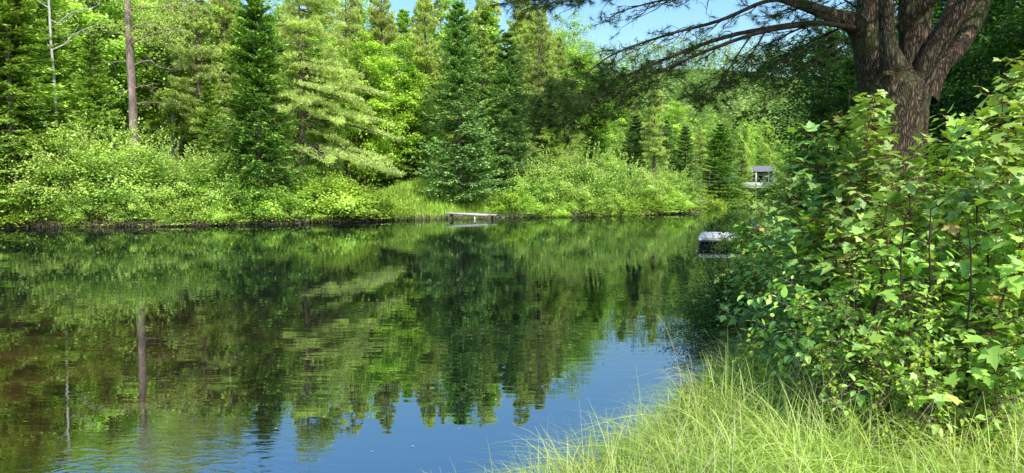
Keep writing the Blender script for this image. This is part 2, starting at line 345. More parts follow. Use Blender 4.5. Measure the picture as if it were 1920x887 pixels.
# ------------------------------------------------------------------ tree prototypes
def conifer(seed, H, R, mat, bark, whorl=.27, nb=8, nt=13, ns=4, sp=(.17, .062), bot=.04, droop=.18, power=.85, asym=0., gaps=.0, updip=.12):
    global rng
    keep = rng; rng = np.random.default_rng(seed)
    m = MB(); hs = np.arange(bot * H, H * .985, whorl)
    hb = np.repeat(hs, nb) + rng.normal(0, whorl * .16, len(hs) * nb)
    n = len(hb)
    az = rng.random(n) * 2 * PI
    u = np.clip(hb / H, 0, 1)
    prof = (1 - u) ** power * (.55 + .45 * np.minimum(1, u / .12))
    wl = np.repeat(rng.uniform(.82, 1.12, len(hs)), nb)
    L = R * prof * rng.uniform(.62, 1.1, n) * wl * (1 + asym * np.cos(az)) + .1
    if gaps: kp = rng.random(n) > gaps; hb, az, L, u = hb[kp], az[kp], L[kp], u[kp]; n = len(hb)
    el = .55 * u ** 1.5 - droop * (1 - u)
    d = np.stack([np.cos(az), np.sin(az), el], -1)
    side = np.stack([-np.sin(az), np.cos(az), 0 * az], -1)
    t = np.linspace(.12, 1, nt)
    def pos(tt):  # (n,k)->(n,k,3)
        return np.stack([d[:, 0, None] * L[:, None] * tt, d[:, 1, None] * L[:, None] * tt,
                         hb[:, None] + el[:, None] * L[:, None] * tt + updip * L[:, None] * tt ** 2.2], -1)
    B = pos(np.broadcast_to(t, (n, nt)) + rng.normal(0, .015, (n, nt)))
    tl = (L[:, None] * .42 * (1 - t[None]) ** .75 + .1) * rng.uniform(.7, 1.15, (n, nt))
    s = (np.arange(ns) + .35) / ns
    for sg in (-1, 1):
        tw = norm(d[:, None] * .72 + side[:, None] * sg * .8 + rng.normal(0, .12, (n, nt, 3)))
        q = B[:, :, None] + tw[:, :, None] * (tl[..., None] * s)[..., None]
        q[..., 2] -= .16 * (tl[..., None] * s) ** 1.6
        dr = tw[:, :, None] + side[:, None, None] * rng.choice([-1, 1], (n, nt, ns, 1)) * .5 + rng.normal(0, .22, (n, nt, ns, 3))
        dr[..., 2] += .05
        rel = np.clip(t[None, :, None] * .6 + s[None, None] * .35 + 0 * q[..., 0], 0, 1)  # tone rises outward: pale new tips, inner shade painted into the colour
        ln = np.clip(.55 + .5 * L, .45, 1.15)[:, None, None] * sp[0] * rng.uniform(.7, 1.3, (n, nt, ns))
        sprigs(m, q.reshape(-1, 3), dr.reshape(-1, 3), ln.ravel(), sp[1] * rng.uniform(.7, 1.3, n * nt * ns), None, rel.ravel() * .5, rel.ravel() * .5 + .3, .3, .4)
    # leader tips
    k = 40; sprigs(m, np.c_[rng.normal(0, .03, k), rng.normal(0, .03, k), rng.uniform(H * .95, H, k)], np.c_[rng.normal(0, .5, (k, 2)), np.ones(k)], .2, .05, None, .5, .8)
    crown = m.mesh('crown', mat)
    tb = MB(); tube(tb, [(0, 0, -.3), (0, 0, H * .3), (0, 0, H * .97)], [H * .012 + .03, H * .009 + .02, .012], 8)
    for i in range(0, n, 3):
        pp = pos(np.array([[0, .5, .9]] * n))[i]
        tube(tb, pp, [.02 * L[i] ** .5 + .006, .012, .004], 4, cap=False)
    tr = tb.mesh('trunk', bark, True)
    rng = keep
    return dict(H=H, parts=[('trunk', tr), ('crown', crown)])

def pine(seed, H, R, mat, bark, nbr=95, ntw=46, nn=8, ndl=(.15, .026), bot=.15, rise=.25, top=.25, lean=(0, 0), power=.7, tuftup=.3, asym=0., dead=0, tr_r=.016):
    global rng
    keep = rng; rng = np.random.default_rng(seed)
    m = MB(); tb = MB()
    u = np.sort(rng.uniform(bot, .99, nbr)); hb = u * H
    az = rng.random(nbr) * 2 * PI
    L = R * np.minimum(1, ((1 - u) / (1 - top * 0 - bot)) ** power + .08) * rng.uniform(.5, 1.1, nbr) * (1 + asym * np.cos(az))
    el = rise * (.4 + u) + rng.normal(0, .08, nbr)
    def stem(h): return np.stack([lean[0] * (h / H) ** 1.5, lean[1] * (h / H) ** 1.5, h], -1)
    hh = np.linspace(0, 1, 7) * H
    tube(tb, np.vstack([[0, 0, -.3], stem(hh)]) + np.r_[0, rng.normal(0, .04, 7)][:, None] * [1, 1, 0], np.r_[H * tr_r + .05, (1 - hh / H * .93) * (H * tr_r + .02)], 10)
    for i in range(nbr):
        d = norm([math.cos(az[i]), math.sin(az[i]), el[i]]); b = stem(np.array(hb[i]))
        sd = np.array([-math.sin(az[i]), math.cos(az[i]), 0])
        bend = rng.normal(0, .12); tt = np.array([0, .35, .7, 1.])
        pts = b + d * (L[i] * tt)[:, None] + sd * (bend * L[i] * tt ** 2)[:, None] - UP * (.14 * L[i] * tt ** 2 * (1 - u[i]) * 2)[:, None]
        tube(tb, pts, np.array([.013, .009, .006, .003]) * (L[i] + .8), 5, cap=False)
        k = max(8, int(ntw * L[i] / R * 1.25)); t = rng.uniform(.3, 1.03, k) ** .8
        c = np.stack([np.interp(t, tt, pts[:, a]) for a in range(3)], -1)
        off = (1.05 - t) * L[i] * .42 + .1
        sg = rng.choice([-1, 1], k) * rng.uniform(.2, 1, k)
        c = c + sd * (sg * off)[:, None] + d * (np.abs(sg) * off * .5)[:, None] + UP * rng.normal(.03, .07, k)[:, None]
        td = norm(d * .7 + sd * sg[:, None] * .6 + UP * tuftup + rng.normal(0, .2, (k, 3)))
        cc = np.repeat(c, nn, 0) + np.repeat(td, nn, 0) * rng.uniform(-.12, .06, (k * nn, 1))
        dd = np.repeat(td, nn, 0) * .75 + rng.normal(0, .42, (k * nn, 3))
        bs = np.repeat(rng.uniform(0, .35, k), nn)
        sprigs(m, cc, dd, ndl[0] * rng.uniform(.7, 1.2, k * nn), ndl[1], None, bs, bs + .35, .3, 1.)
    for i in range(dead):
        a = rng.random() * 2 * PI; h = rng.uniform(.18, .62) * H; l = rng.uniform(.8, 2.6); b = stem(np.array(h))
        q = np.array([0, .4, .75, 1.]); w = rng.normal(0, .12, (4, 3)); w[0] = 0
        pts = b + np.outer(q * l, [math.cos(a), math.sin(a), rng.uniform(-.25, .2)]) + w
        tube(tb, pts, [.03, .02, .012, .005], 5, mi=1, cap=False)
        for _ in range(4):
            j = rng.integers(1, 4); tube(tb, [pts[j], pts[j] + rng.normal(0, .25, 3), pts[j] + rng.normal(0, .4, 3)], [.01, .007, .003], 4, mi=1, cap=False)
    crown = m.mesh('crown', mat); tr = tb.mesh('trunk', [bark, M['dead_twig']], True)
    rng = keep
    return dict(H=H, parts=[('trunk', tr), ('crown', crown)])

def broadleaf(seed, H, R, mat, bark, ncl=130, nlf=200, lf=(.15, .1), bot=.22, stems=1, sig=(.42, .2), flat=.0, part='crown', shape=1.0, shell=.45, bark_r=.011):
    global rng
    keep = rng; rng = np.random.default_rng(seed)
    m = MB(); tb = MB()
    z0 = bot * H
    dirs = norm(rng.normal(0, 1, (ncl, 3))); dirs[:, 2] = dirs[:, 2] * 1.
    rad = rng.random(ncl) ** shell
    lump = 1 + .22 * np.sin(dirs[:, 0] * 4 + seed) * np.cos(dirs[:, 1] * 5 + seed * 2) + rng.normal(0, .08, ncl)
    C = dirs * (rad * lump)[:, None]
    zc = z0 + (H - z0) * (.5 + .5 * C[:, 2])
    w = (1 - .25 * shape * np.maximum(C[:, 2], 0))
    C = np.stack([C[:, 0] * R * w, C[:, 1] * R * w, zc], -1)
    C[:, 2] = np.clip(C[:, 2], z0 * .8 + .15, H)
    for i in range(ncl):
        k = int(nlf * rng.uniform(.6, 1.3)); s = rng.uniform(.75, 1.3)
        q = rng.normal(0, 1, (k, 3)) * [sig[0] * s, sig[0] * s, sig[1] * s]
        q[:, 2] -= .25 * (q[:, 0] ** 2 + q[:, 1] ** 2) / max(sig[0], .1)
        q += C[i]; q[:, 2] = np.maximum(q[:, 2], .05)
        out = norm(C[i] - [0, 0, zc.mean()])
        d = rng.normal(0, 1, (k, 3)) * [1, 1, .35] + out * .5 + [0, 0, -.25]
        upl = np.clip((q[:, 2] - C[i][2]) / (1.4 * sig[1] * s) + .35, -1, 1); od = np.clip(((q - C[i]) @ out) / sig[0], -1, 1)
        b = np.clip(rng.uniform(.08, .28) + .2 * upl + .12 * od + .3 * (rad[i] - .6) + .08 * (C[i][2] - z0) / (H - z0), 0, .6)  # shade painted into leaf tone: dark inside and below each clump, bright outside
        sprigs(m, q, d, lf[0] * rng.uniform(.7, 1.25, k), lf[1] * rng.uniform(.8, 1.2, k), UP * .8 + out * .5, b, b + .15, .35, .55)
    if stems > 1:   # long ragged shoots standing out of the bush
        for i in range(int(ncl * .45)):
            a = rng.random() * 2 * PI; r1 = R * rng.uniform(.1, .95); hz = z0 + (H - z0) * (.5 + .5 * math.sqrt(max(0, 1 - (r1 / R) ** 2)))
            c = np.array([r1 * math.cos(a), r1 * math.sin(a), hz * .85]); l = H * rng.uniform(.15, .4)
            d = norm([math.cos(a) * r1 / R * 1.3 + rng.normal(0, .2), math.sin(a) * r1 / R * 1.3 + rng.normal(0, .2), 1.]); k = 34
            t = rng.random(k) * l; tube(tb, [c - d * .3, c + d * l * .5, c + d * l], [.008 * min(1, H / 3), .006 * min(1, H / 3), .002], 4, cap=False)
            sprigs(m, c + d * t[:, None] + rng.normal(0, .025, (k, 3)), d * .7 + rng.normal(0, .8, (k, 3)), lf[0] * .95, lf[1] * .9, UP, .3, .5, .35, .6)
    if stems == 1:
        top = H * .85
        hp = np.linspace(0, 1, 7); ctr = np.c_[np.cumsum(rng.normal(0, .12, 7)), np.cumsum(rng.normal(0, .12, 7)), hp * top]; ctr[0, :2] = 0; ctr[0, 2] = -.3
        tube(tb, ctr, (1 - hp * .85) * (H * bark_r + .04), 8)
        for i in range(0, ncl, 2):
            h = np.clip(C[i, 2] - rng.uniform(.1, .3) * H, .15 * H, top * .95); b = np.array([np.interp(h, ctr[:, 2], ctr[:, a]) for a in range(3)])
            mid = (b + C[i]) / 2 + rng.normal(0, .12, 3) + [0, 0, .1]
            tube(tb, [b, mid, C[i]], [.035, .022, .006], 5, cap=False)
    else:
        for i in range(0, ncl, max(1, ncl // (stems * 6))):
            b = np.array([rng.normal(0, .2 * R), rng.normal(0, .2 * R), -.1]); mid = b * .4 + C[i] * .6 + [0, 0, .1 * H] + rng.normal(0, .1, 3)
            kk = min(1, H / 3); tube(tb, [b, mid, C[i] * .98], [.03 * kk, .02 * kk, .005 * kk], 5, cap=False)
    rng_out = [('trunk' if stems == 1 else 'stems', tb.mesh('trunk', bark, True)), (part, m.mesh(part, mat))]
    rng = keep
    return dict(H=H, parts=rng_out)

def plant(kind, proto, px, Y, height, label, cat, group=None, wide=1., rz=None, x=None, z=None, tilt=None):
    X_ = PX(px, Y) if x is None else x
    zz = float(ground_z(X_, Y)) - .03 if z is None else z
    e = empty(kind, (X_, Y, zz), rng.random() * 2 * PI if rz is None else rz, label, cat, group)
    s = height / proto['H']; e.scale = (s * wide, s * wide, s)
    if tilt: e.rotation_euler = (tilt[0], tilt[1], e.rotation_euler[2])
    for nme, me in proto['parts']: link(nme, me, e)
    return e
def height_to(py, px, Y, x=None):
    return PZ(py, Y) - float(ground_z(PX(px, Y) if x is None else x, Y))

FIR = [conifer(1, 14, 3.7, M['fir'], M['bark'], power=.75, sp=(.2, .075), whorl=.5, nb=14, updip=.16), conifer(2, 13, 3.1, M['fir'], M['bark'], asym=.15, gaps=.08, power=.75, sp=(.2, .075), whorl=.38, nb=11, droop=.3)]
SPR = [conifer(3, 14, 3.1, M['spruce'], M['bark'], whorl=.52, nb=13, droop=.26, updip=.22, power=.72), conifer(4, 12, 2.5, M['spruce'], M['bark'], whorl=.3, nb=8, droop=.22, updip=.2, gaps=.1)]
WPN = [pine(5, 17, 4.6, M['white_pine'], M['stem'], nbr=170, ntw=120, nn=10, ndl=(.2, .04), asym=.62, rise=-.06, bot=.25), pine(6, 16, 3.4, M['white_pine'], M['bark'], nbr=110, ntw=70, nn=10, ndl=(.18, .036))]
RPN = [pine(7, 18, 2.7, M['red_pine'], M['bark'], nbr=150, ntw=52, nn=10, ndl=(.24, .05), rise=.45, tuftup=.7, bot=.22, dead=8), pine(8, 17, 2.4, M['red_pine'], M['bark'], nbr=140, ntw=46, nn=10, ndl=(.24, .05), rise=.5, tuftup=.8, bot=.3, dead=10)]
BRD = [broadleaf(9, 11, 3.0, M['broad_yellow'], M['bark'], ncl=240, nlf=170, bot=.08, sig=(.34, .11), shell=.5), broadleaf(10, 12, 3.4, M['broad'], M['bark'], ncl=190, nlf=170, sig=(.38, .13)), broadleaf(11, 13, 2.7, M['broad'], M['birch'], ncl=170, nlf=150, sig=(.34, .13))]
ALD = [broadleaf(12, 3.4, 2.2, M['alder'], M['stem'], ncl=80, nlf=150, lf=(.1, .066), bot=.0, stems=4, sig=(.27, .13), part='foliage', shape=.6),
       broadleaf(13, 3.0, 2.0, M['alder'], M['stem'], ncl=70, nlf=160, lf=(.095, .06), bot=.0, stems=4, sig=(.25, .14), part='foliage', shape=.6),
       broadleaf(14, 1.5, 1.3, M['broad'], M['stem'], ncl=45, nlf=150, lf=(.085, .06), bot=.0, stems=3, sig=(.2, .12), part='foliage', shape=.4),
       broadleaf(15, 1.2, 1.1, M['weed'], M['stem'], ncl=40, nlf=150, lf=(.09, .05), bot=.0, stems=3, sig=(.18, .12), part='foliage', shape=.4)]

BFIR = [conifer(51, 14, 3.9, M['bold_fir'], M['bark'], power=.8, sp=(.22, .08), whorl=.5, nb=15, updip=.16, nt=14)]
BSPR = [conifer(52, 14, 3.4, M['bold_spruce'], M['bark'], whorl=.52, nb=15, droop=.26, updip=.22, power=.72, sp=(.2, .075), nt=14), conifer(53, 12, 2.9, M['bold_spruce'], M['bark'], whorl=.46, nb=13, droop=.22, updip=.2, sp=(.19, .07))]
# ------------------------------------------------------------------ far shore, one by one
# firs and spruces
def fir(px, Y, top, label, v=0, wide=1., group=None, kind='fir_tree', protos=None, **k):
    return plant(kind, (protos or FIR)[v], px, Y, height_to(top, px, Y), label, kind.replace('_', ' '), group, wide, **k)
fir(-5, 38.6, -130, 'tall dark fir cut by the left edge, just behind the fir overhanging the water', 1, 1.25)
fir(30, 37.7, -90, 'dark fir at the far left whose lowest boughs hang over the water', 1, 1.15)
fir(88, 41.5, -60, 'mid-green fir just left of the thin pale dead trunk', 0, 1.0)
fir(185, 41, 60, 'soft green fir between the thin pale trunk and the thick bare pine trunk', 1, .9)
fir(488, 41.6, -12, 'shapely bright green fir with a pointed top, left of the feathery pale pine', 0, 1.0, kind='fir_tree', protos=BFIR)
fir(395, 46, 150, 'small dark fir tucked behind the left shoulder of the pointed fir', 1, .9)
fir(862, 50.4, 12, 'layered blue-green spruce standing above the grass slope', 0, 1.08, kind='spruce_tree', protos=BSPR)
fir(952, 53.5, 62, 'narrow spruce right of the layered blue-green spruce', 1, 1.1, kind='spruce_tree', protos=BSPR)
fir(905, 57, 55, 'slim dark spruce between the two big spruces', 1, 1., kind='spruce_tree', protos=SPR)
fir(1035, 56, 200, 'short dark fir behind the light alder bushes', 1, 1.2)
fir(1283, 62, 235, 'small pointed spruce at the right end of the far-shore bushes', 1, 1.25, kind='spruce_tree', protos=BSPR)
fir(1348, 76, 232, 'broad dusky spruce at the river bend', 0, 1.35, kind='spruce_tree', protos=BFIR)
fir(1388, 83, 262, 'paler spruce at the river bend beside the white cottage', 1, 1.4, kind='spruce_tree', protos=SPR)
fir(1118, 59, 190, 'dark narrow fir rising behind the biggest light green alder', 0, 1.1, kind='fir_tree', protos=BFIR)
fir(1190, 62, 215, 'short dark spruce behind the alders, left of the greyish half-bare pine', 1, 1.2, kind='spruce_tree', protos=BSPR)
fir(1248, 63, 225, 'dark spruce between the greyish half-bare pine and the small pointed spruce', 1, 1.1, kind='spruce_tree', protos=BSPR)
fir(770, 54, 120, 'dark fir in the shade behind the yellow-green maple', 1, 1.1)

plant('pine_tree', WPN[0], 570, 45.2, height_to(-45, 570, 45.2), 'feathery grey-green white pine with long boughs sweeping right', 'pine tree', None, 1.0, rz=-.2)
plant('pine_tree', WPN[1], 655, 52, height_to(-12, 655, 52), 'tall pale pine rising behind the yellow-green maple', 'pine tree')
plant('maple_tree', BRD[0], 690, 52, height_to(68, 690, 52), 'yellow-green young maple in the middle of the far shore', 'maple tree', None, 1.0)
plant('maple_tree', BRD[0], 757, 56, height_to(75, 757, 56), 'fresh green maple overlapping the left side of the blue-green spruce', 'maple tree', None, .85, rz=2.)
plant('maple_tree', BRD[1], 605, 50, height_to(70, 605, 50), 'green maple glimpsed between the feathery pine and the yellow-green maple', 'maple tree', None, .8)
plant('aspen_tree', BRD[2], 1090, 78, height_to(52, 1090, 78), 'light green leafy tree standing against the open sky', 'aspen tree', None, .8)
plant('aspen_tree', BRD[1], 1120, 70, height_to(150, 1120, 70), 'green leafy tree below the one against the sky', 'aspen tree', None, .8)
plant('birch_tree', BRD[2], 330, 50, height_to(-40, 330, 50), 'bright leafy birch behind the dead branches of the bare pine trunk', 'birch tree', None, 1.0)
plant('maple_tree', BRD[1], 60, 47, height_to(-60, 60, 47), 'bright leafy maple behind the thin pale trunk', 'maple tree', None, 1.0)
plant('maple_tree', BRD[1], 200, 49, height_to(-80, 200, 49), 'leafy maple behind the thick bare pine trunk', 'maple tree', None, 1.1)
plant('pine_tree', RPN[1], 1225, 60, height_to(150, 1225, 60), 'thin greyish pine half bare of needles behind the alder bushes', 'pine tree', None, .95)
plant('pine_tree', RPN[1], 1188, 64, height_to(165, 1188, 64), 'dull olive pine left of the greyish half-bare pine', 'pine tree', None, 1.)
for i, (px, Y, top, lab) in enumerate([(1010, 57, 30, 'brownish-green red pine right of the narrow spruce'), (975, 60, -15, 'tall red pine reaching the top of the frame right of the spruces'),
        (800, 57, -10, 'tall tufted red pine above the fresh green maple'), (720, 60, -20, 'tufted red pine rising over the yellow-green maple'),
        (905, 62, -12, 'tallest red pine behind the two big spruces'), (430, 52, -30, 'tufted pine left behind the pointed fir'),
        (1045, 66, 75, 'red pine left of the light green leafy tree'), (380, 47, -50, 'scruffy brownish pine between the bare trunk and the pointed fir')]):
    plant('pine_tree', RPN[i % 2], px, Y, height_to(top, px, Y), lab, 'pine tree', None, 1.05)

# back rows of the wood: nothing tells these apart
def back(px, Y, top, pr, kind, label, wide=1.):
    plant(kind, pr, px, Y, max(6, height_to(top, px, Y)), label, kind.replace('_', ' '), 'trees crowded behind the front row of the far shore', wide)
k = 0
for Y, x0, x1, n, t0 in ((54, -330, 560, 13, -90), (63, -300, 1000, 20, -60), (72, -250, 1060, 18, -30), (88, -200, 1150, 16, 0)):
    for px in np.linspace(x0, x1, n):
        px = px + rng.uniform(-22, 22); yy = Y + rng.uniform(-3, 3); k += 1
        top = t0 + rng.uniform(-40, 50) + max(0, px - 850) * .35
        if px > 430: top = max(top, rng.uniform(-22, 25))
        c = k % 5
        if c in (0, 3): back(px, yy, top, RPN[k % 2], 'pine_tree', 'tall olive pine deep in the wood, one of many alike')
        elif c == 1: back(px, yy, top, BRD[1 + k % 2], 'maple_tree', 'leafy green tree deep in the wood, one of many alike')
        elif c == 2: back(px, yy, top + 40, FIR[k % 2], 'fir_tree', 'dark pointed fir deep in the wood, one of many alike', .95)
        else: back(px, yy, top, WPN[1], 'pine_tree', 'pale feathery pine deep in the wood, one of many alike')
for px, Y, top in ((-190, 40, -60), (-330, 39, -40), (-110, 43, -120), (-260, 46, -120)):
    fir(px, Y, top, 'dark fir on the shore beyond the left edge of view', 0, 1.1, group='shore firs at the far left')

# dead / bare trunks
def bare_tree(name, label, px, Y, r, top, mat, dead, seed, cat):
    global rng
    keep = rng; rng = np.random.default_rng(seed)
    x = PX(px, Y); z0 = float(ground_z(x, Y)); H = PZ(top, Y) - z0
    e = empty(name, (x, Y, z0), 0, label, cat)
    tb = MB(); hp = np.linspace(0, 1, 9); pts = np.c_[np.cumsum(rng.normal(0, .035, 9)), np.cumsum(rng.normal(0, .03, 9)), hp * H]; pts[0, :2] = 0; pts[0, 2] = -.3
    tube(tb, pts, r * (1.15 - hp * .5), 12, bump=.03); link('trunk', tb.mesh('trunk', mat, True), e)
    for h, az, l, el in dead:
        bb = MB(); b = np.array([np.interp(h * H, pts[:, 2], pts[:, a]) for a in range(3)])
        q = np.linspace(0, 1, 6); w = np.cumsum(rng.normal(0, .05 * l, (6, 3)), 0); w[0] = 0
        d = np.array([math.cos(az), math.sin(az), el]); br = b + np.outer(q * l, d) + w
        tube(bb, br, np.linspace(.045, .008, 6) * (.6 + l * .2), 6)
        for _ in range(int(l * 5)):
            j = rng.integers(1, 6); dd = norm(d + rng.normal(0, .7, 3)); ll = rng.uniform(.3, .8)
            tube(bb, [br[j], br[j] + dd * ll * .5 + rng.normal(0, .04, 3), br[j] + dd * ll + rng.normal(0, .08, 3)], [.014, .01, .004], 4, cap=False)
        link('branch', bb.mesh('branch', M['dead_twig'] if mat is not M['birch'] else mat, True), e)
    rng = keep; return e, H
bare_tree('birch_tree', 'thin pale dead birch trunk forking near its top, at the far left', 113, 40.2, .09, -20, M['birch'], [(.72, .3, 2.3, .75), (.72, 2.9, 1.6, 1.1), (.85, .2, 2.5, .5), (.9, 3.3, 1.2, .6)], 3, 'birch tree')
e, H_ = bare_tree('pine_tree', 'old pine with a thick bare pinkish-grey trunk and dead branches on its right', 254, 40.6, .235, -170, M['pink_bark'],
          [(.48, .1, 2.4, .0), (.55, -.4, 3.3, .05), (.6, .35, 2.6, -.1), (.42, -.2, 1.8, -.15), (.66, .0, 3.6, .1), (.72, -.3, 3.9, -.05), (.5, 2.9, 1.5, 0), (.69, 3.2, 2.4, .05), (.37, .3, 1.6, -.1), (.76, .2, 4., .0), (.3, 2.2, .4, .1), (.34, 5.5, .5, .2), (.4, 4.1, .6, 0), (.46, 1.9, .7, .1), (.53, 5.2, .5, .1), (.58, 3.6, .9, 0), (.26, .9, .5, .1)], 4, 'pine tree')
# its scraggy crown of tufts right of the trunk
m = MB()
for j in range(330):
    h = rng.uniform(.55, 1.02) * H_; az = rng.normal(0, .7) if rng.random() < .75 else rng.random() * 2 * PI; l = rng.uniform(.8, 4.6) * (1.15 - .55 * h / H_)
    c = np.array([math.cos(az) * l, math.sin(az) * l, h - .05 * l])
    k = 34; q = c + rng.normal(0, 1, (k, 3)) * [.32, .32, .1]
    sprigs(m, q, rng.normal(0, 1, (k, 3)) + [.6, 0, .5], .17, .03, None, .25, .7, .45, 1.)
link('crown', m.mesh('crown', M['red_pine']), e)

# shoreline bushes
BUSH = [(120, 38.2, 4.6, 0, 'broad pale green alder bush below the thin dead birch'),
        (205, 38.6, 5.2, 1, 'tallest pale green alder bush below the thick bare trunk'), (278, 38.8, 4.2, 0, 'rounded alder bush right of the tallest alder'),
        (340, 39.8, 3.5, 1, 'twiggy light green bush left of the pointed fir'), (398, 40.6, 3.7, 0, 'light bush hiding the left foot of the pointed fir'),
        (455, 41.4, 2.1, 2, 'low leafy bush at the foot of the pointed fir'), (510, 42, 1.9, 2, 'low leafy bush right below the pointed fir'),
        (565, 42.6, 1.9, 2, 'low green bush below the feathery pine'), (612, 43.4, 2.3, 2, 'low green bush under the sweeping pine boughs'),
        (636, 44.0, 2.1, 3, 'yellowish low bush where the grass slope begins'), (608, 46.3, 3.0, 1, 'taller bush behind the yellowish low bush'),
        (905, 50.2, 1.6, 1, 'soft round bush directly behind the grey plank jetty'), (865, 50.4, 1.2, 2, 'small round bush above the left end of the plank jetty'),
        (955, 50.6, 1.5, 3, 'bright low bush right of the plank jetty'), (905, 53.2, 3.6, 0, 'leafy alder between the two big spruces'),
        (1000, 51.6, 3.3, 1, 'alder bush at the foot of the narrow spruce'), (1050, 53, 4.3, 0, 'big light green alder under the dark overhanging pine bough'),
        (1105, 54.2, 4.7, 1, 'biggest light green alder leaning over the far waterline'), (1160, 55.6, 4.1, 0, 'light green alder right of the biggest one'),
        (1215, 57, 3.4, 1, 'alder bush below the greyish half-bare pine'), (1262, 59, 3.2, 0, 'yellow-green bush left of the small pointed spruce'),
        (1290, 61.5, 2.4, 1, 'last yellow-green bush at the end of the far shore'), (1322, 73.5, 1.8, 3, 'grassy low bush at the river bend'),
        (1130, 52.9, 2.2, 1, 'low alder trailing in the water beneath the biggest alder'), (1078, 51.9, 2.0, 0, 'low alder trailing in the water right of the narrow spruce'),
        (20, 37.6, 2.2, 1, 'shaded bush at the waterline in the far left corner'), (-80, 38, 3.2, 0, 'shaded bush just past the left edge'),
        (160, 37.5, 2.2, 1, 'low bush overhanging the water at the left, brown roots beneath'), (245, 37.7, 2.3, 0, 'low bush overhanging the water below the thick bare trunk')]
for px, Y, h, v, lab in BUSH:
    plant('alder_bush' if v < 2 else 'leafy_bush', ALD[v], px, Y, h, lab, 'bush', None, 1.0 if v < 2 else 1.3)
# understorey at the foot of the wood
for px in np.linspace(-200, 1000, 26):
    Y = 47.5 + max(0, px - 560) * .018 + rng.uniform(0, 2.5) - max(0, 560 - px) * .006
    if 600 < px < 880: Y += 8
    plant('leafy_bush', ALD[int(rng.integers(0, 2))], px + rng.uniform(-15, 15), Y, rng.uniform(2., 4.2), 'shaded understorey bush between the trunks of the wood, one of many alike', 'bush', 'understorey bushes of the far wood')

P_ = np.array([(-30, 36.8), (-24, 37.2), (-19, 37.6), (-14, 40.5), (-9, 44.2), (-6, 46.8), (-3, 48.5), (.5, 50), (4, 51), (10, 54.5), (15.8, 60)], float)
sl = np.r_[0, np.cumsum(np.hypot(*np.diff(P_, axis=0).T))]
for t in np.arange(.5, sl[-1], 1.05):
    t += rng.uniform(-.4, .4); x, y = np.interp(t, sl, P_[:, 0]), np.interp(t, sl, P_[:, 1])
    if -8.3 < x < .3: continue
    if rng.random() < .06: continue
    plant('leafy_bush', ALD[int(rng.integers(1, 4))], 0, y + rng.uniform(-.1, .5), rng.uniform(.6, 1.5), 'low leafy growth trailing over the far waterline, one clump of many alike', 'bush', 'leafy clumps trailing over the far waterline', rng.uniform(1.0, 1.9), x=x)

# trees around the bend and the cottage
for i, (px, Y, top, kind, pr, wd, lab) in enumerate([
        (1520, 87, 235, 'maple_tree', BRD[1], .75, 'leafy tree right of the white cottage'), (1432, 97.0, 225, 'maple_tree', BRD[1], .6, 'yellowish tree standing behind the cottage roof'),
        (1478, 87.5, 262, 'maple_tree', BRD[1], .55, 'leafy tree hiding the right end of the cottage'), (1392, 88.5, 205, 'aspen_tree', BRD[1], .42, 'slim leafy tree in front of the left end of the cottage'),
        (1330, 100, 215, 'birch_tree', BRD[2], .9, 'leafy tree behind the broad dusky spruce'), (1310, 88, 235, 'pine_tree', RPN[1], 1.1, 'pine behind the small pointed spruce'),
        (1375, 112, 225, 'spruce_tree', SPR[1], 1.2, 'distant slim spruce above the cottage'), (1402, 120, 235, 'maple_tree', BRD[1], 1., 'distant leafy tree uphill from the cottage'),
        (1500, 80, 230, 'maple_tree', BRD[1], 1., 'leafy tree on the right bank beyond the jetty'), (1530, 70, 210, 'fir_tree', FIR[0], 1., 'dark fir on the right bank beyond the jetty'),
        (1260, 95, 190, 'maple_tree', BRD[1], 1., 'leafy tree behind the greyish half-bare pine'), (1160, 92, 170, 'spruce_tree', SPR[0], 1.1, 'pointed spruce on the slope behind the alders'),
        (1205, 104, 172, 'birch_tree', BRD[2], 1., 'light leafy tree on the slope behind the alders')]):
    plant(kind, pr, px, Y, height_to(top, px, Y), lab, kind.replace('_', ' '), None, wd)
for px in np.linspace(1290, 1480, 9):
    if 1385 < px < 1440: continue
    plant('leafy_bush', ALD[3], px, 82 + rng.uniform(0, 2) + (px > 1400) * 3, 1.6, 'pale low bush on the bank of the river bend', 'bush', 'pale bushes on the bank of the river bend', 1.4)

# ------------------------------------------------------------------ hillside forest (one mass)
m = MB()
n = 2600
hx = rng.uniform(-120, 260, n); hy = rng.uniform(128, 330, n); hz = ground_z(hx, hy)
for i in range(n):
    con = rng.random() < .35; h = rng.uniform(8, 13); r = (1.7 if con else 2.8) * rng.uniform(.7, 1.2)
    k = 80; u = rng.random(k) ** (.8 if con else .5)
    rr = r * ((1 - u) + .05 if con else np.sqrt(np.maximum(.02, 1 - (2 * u - 1) ** 2))) * rng.uniform(.6, 1.05, k); a = rng.random(k) * 2 * PI
    q = np.stack([hx[i] + rr * np.cos(a), hy[i] + rr * np.sin(a), hz[i] + 1 + (h - 1) * u], -1)
    b = rng.uniform(0, .25) if con else rng.uniform(.3, .8)
    sprigs(m, q, np.stack([np.cos(a), np.sin(a), rng.uniform(-.5, .3, k)], -1), .6, .5, np.stack([np.cos(a), np.sin(a), 0 * a + .8], -1) * .9, b, b + .1, .25, .5)
o = link('hillside_forest', m.mesh('hillside_forest', M['hill_tree']))
tag(o, 'distant mixed forest covering the hill beyond the river bend', 'forest', kind='stuff')

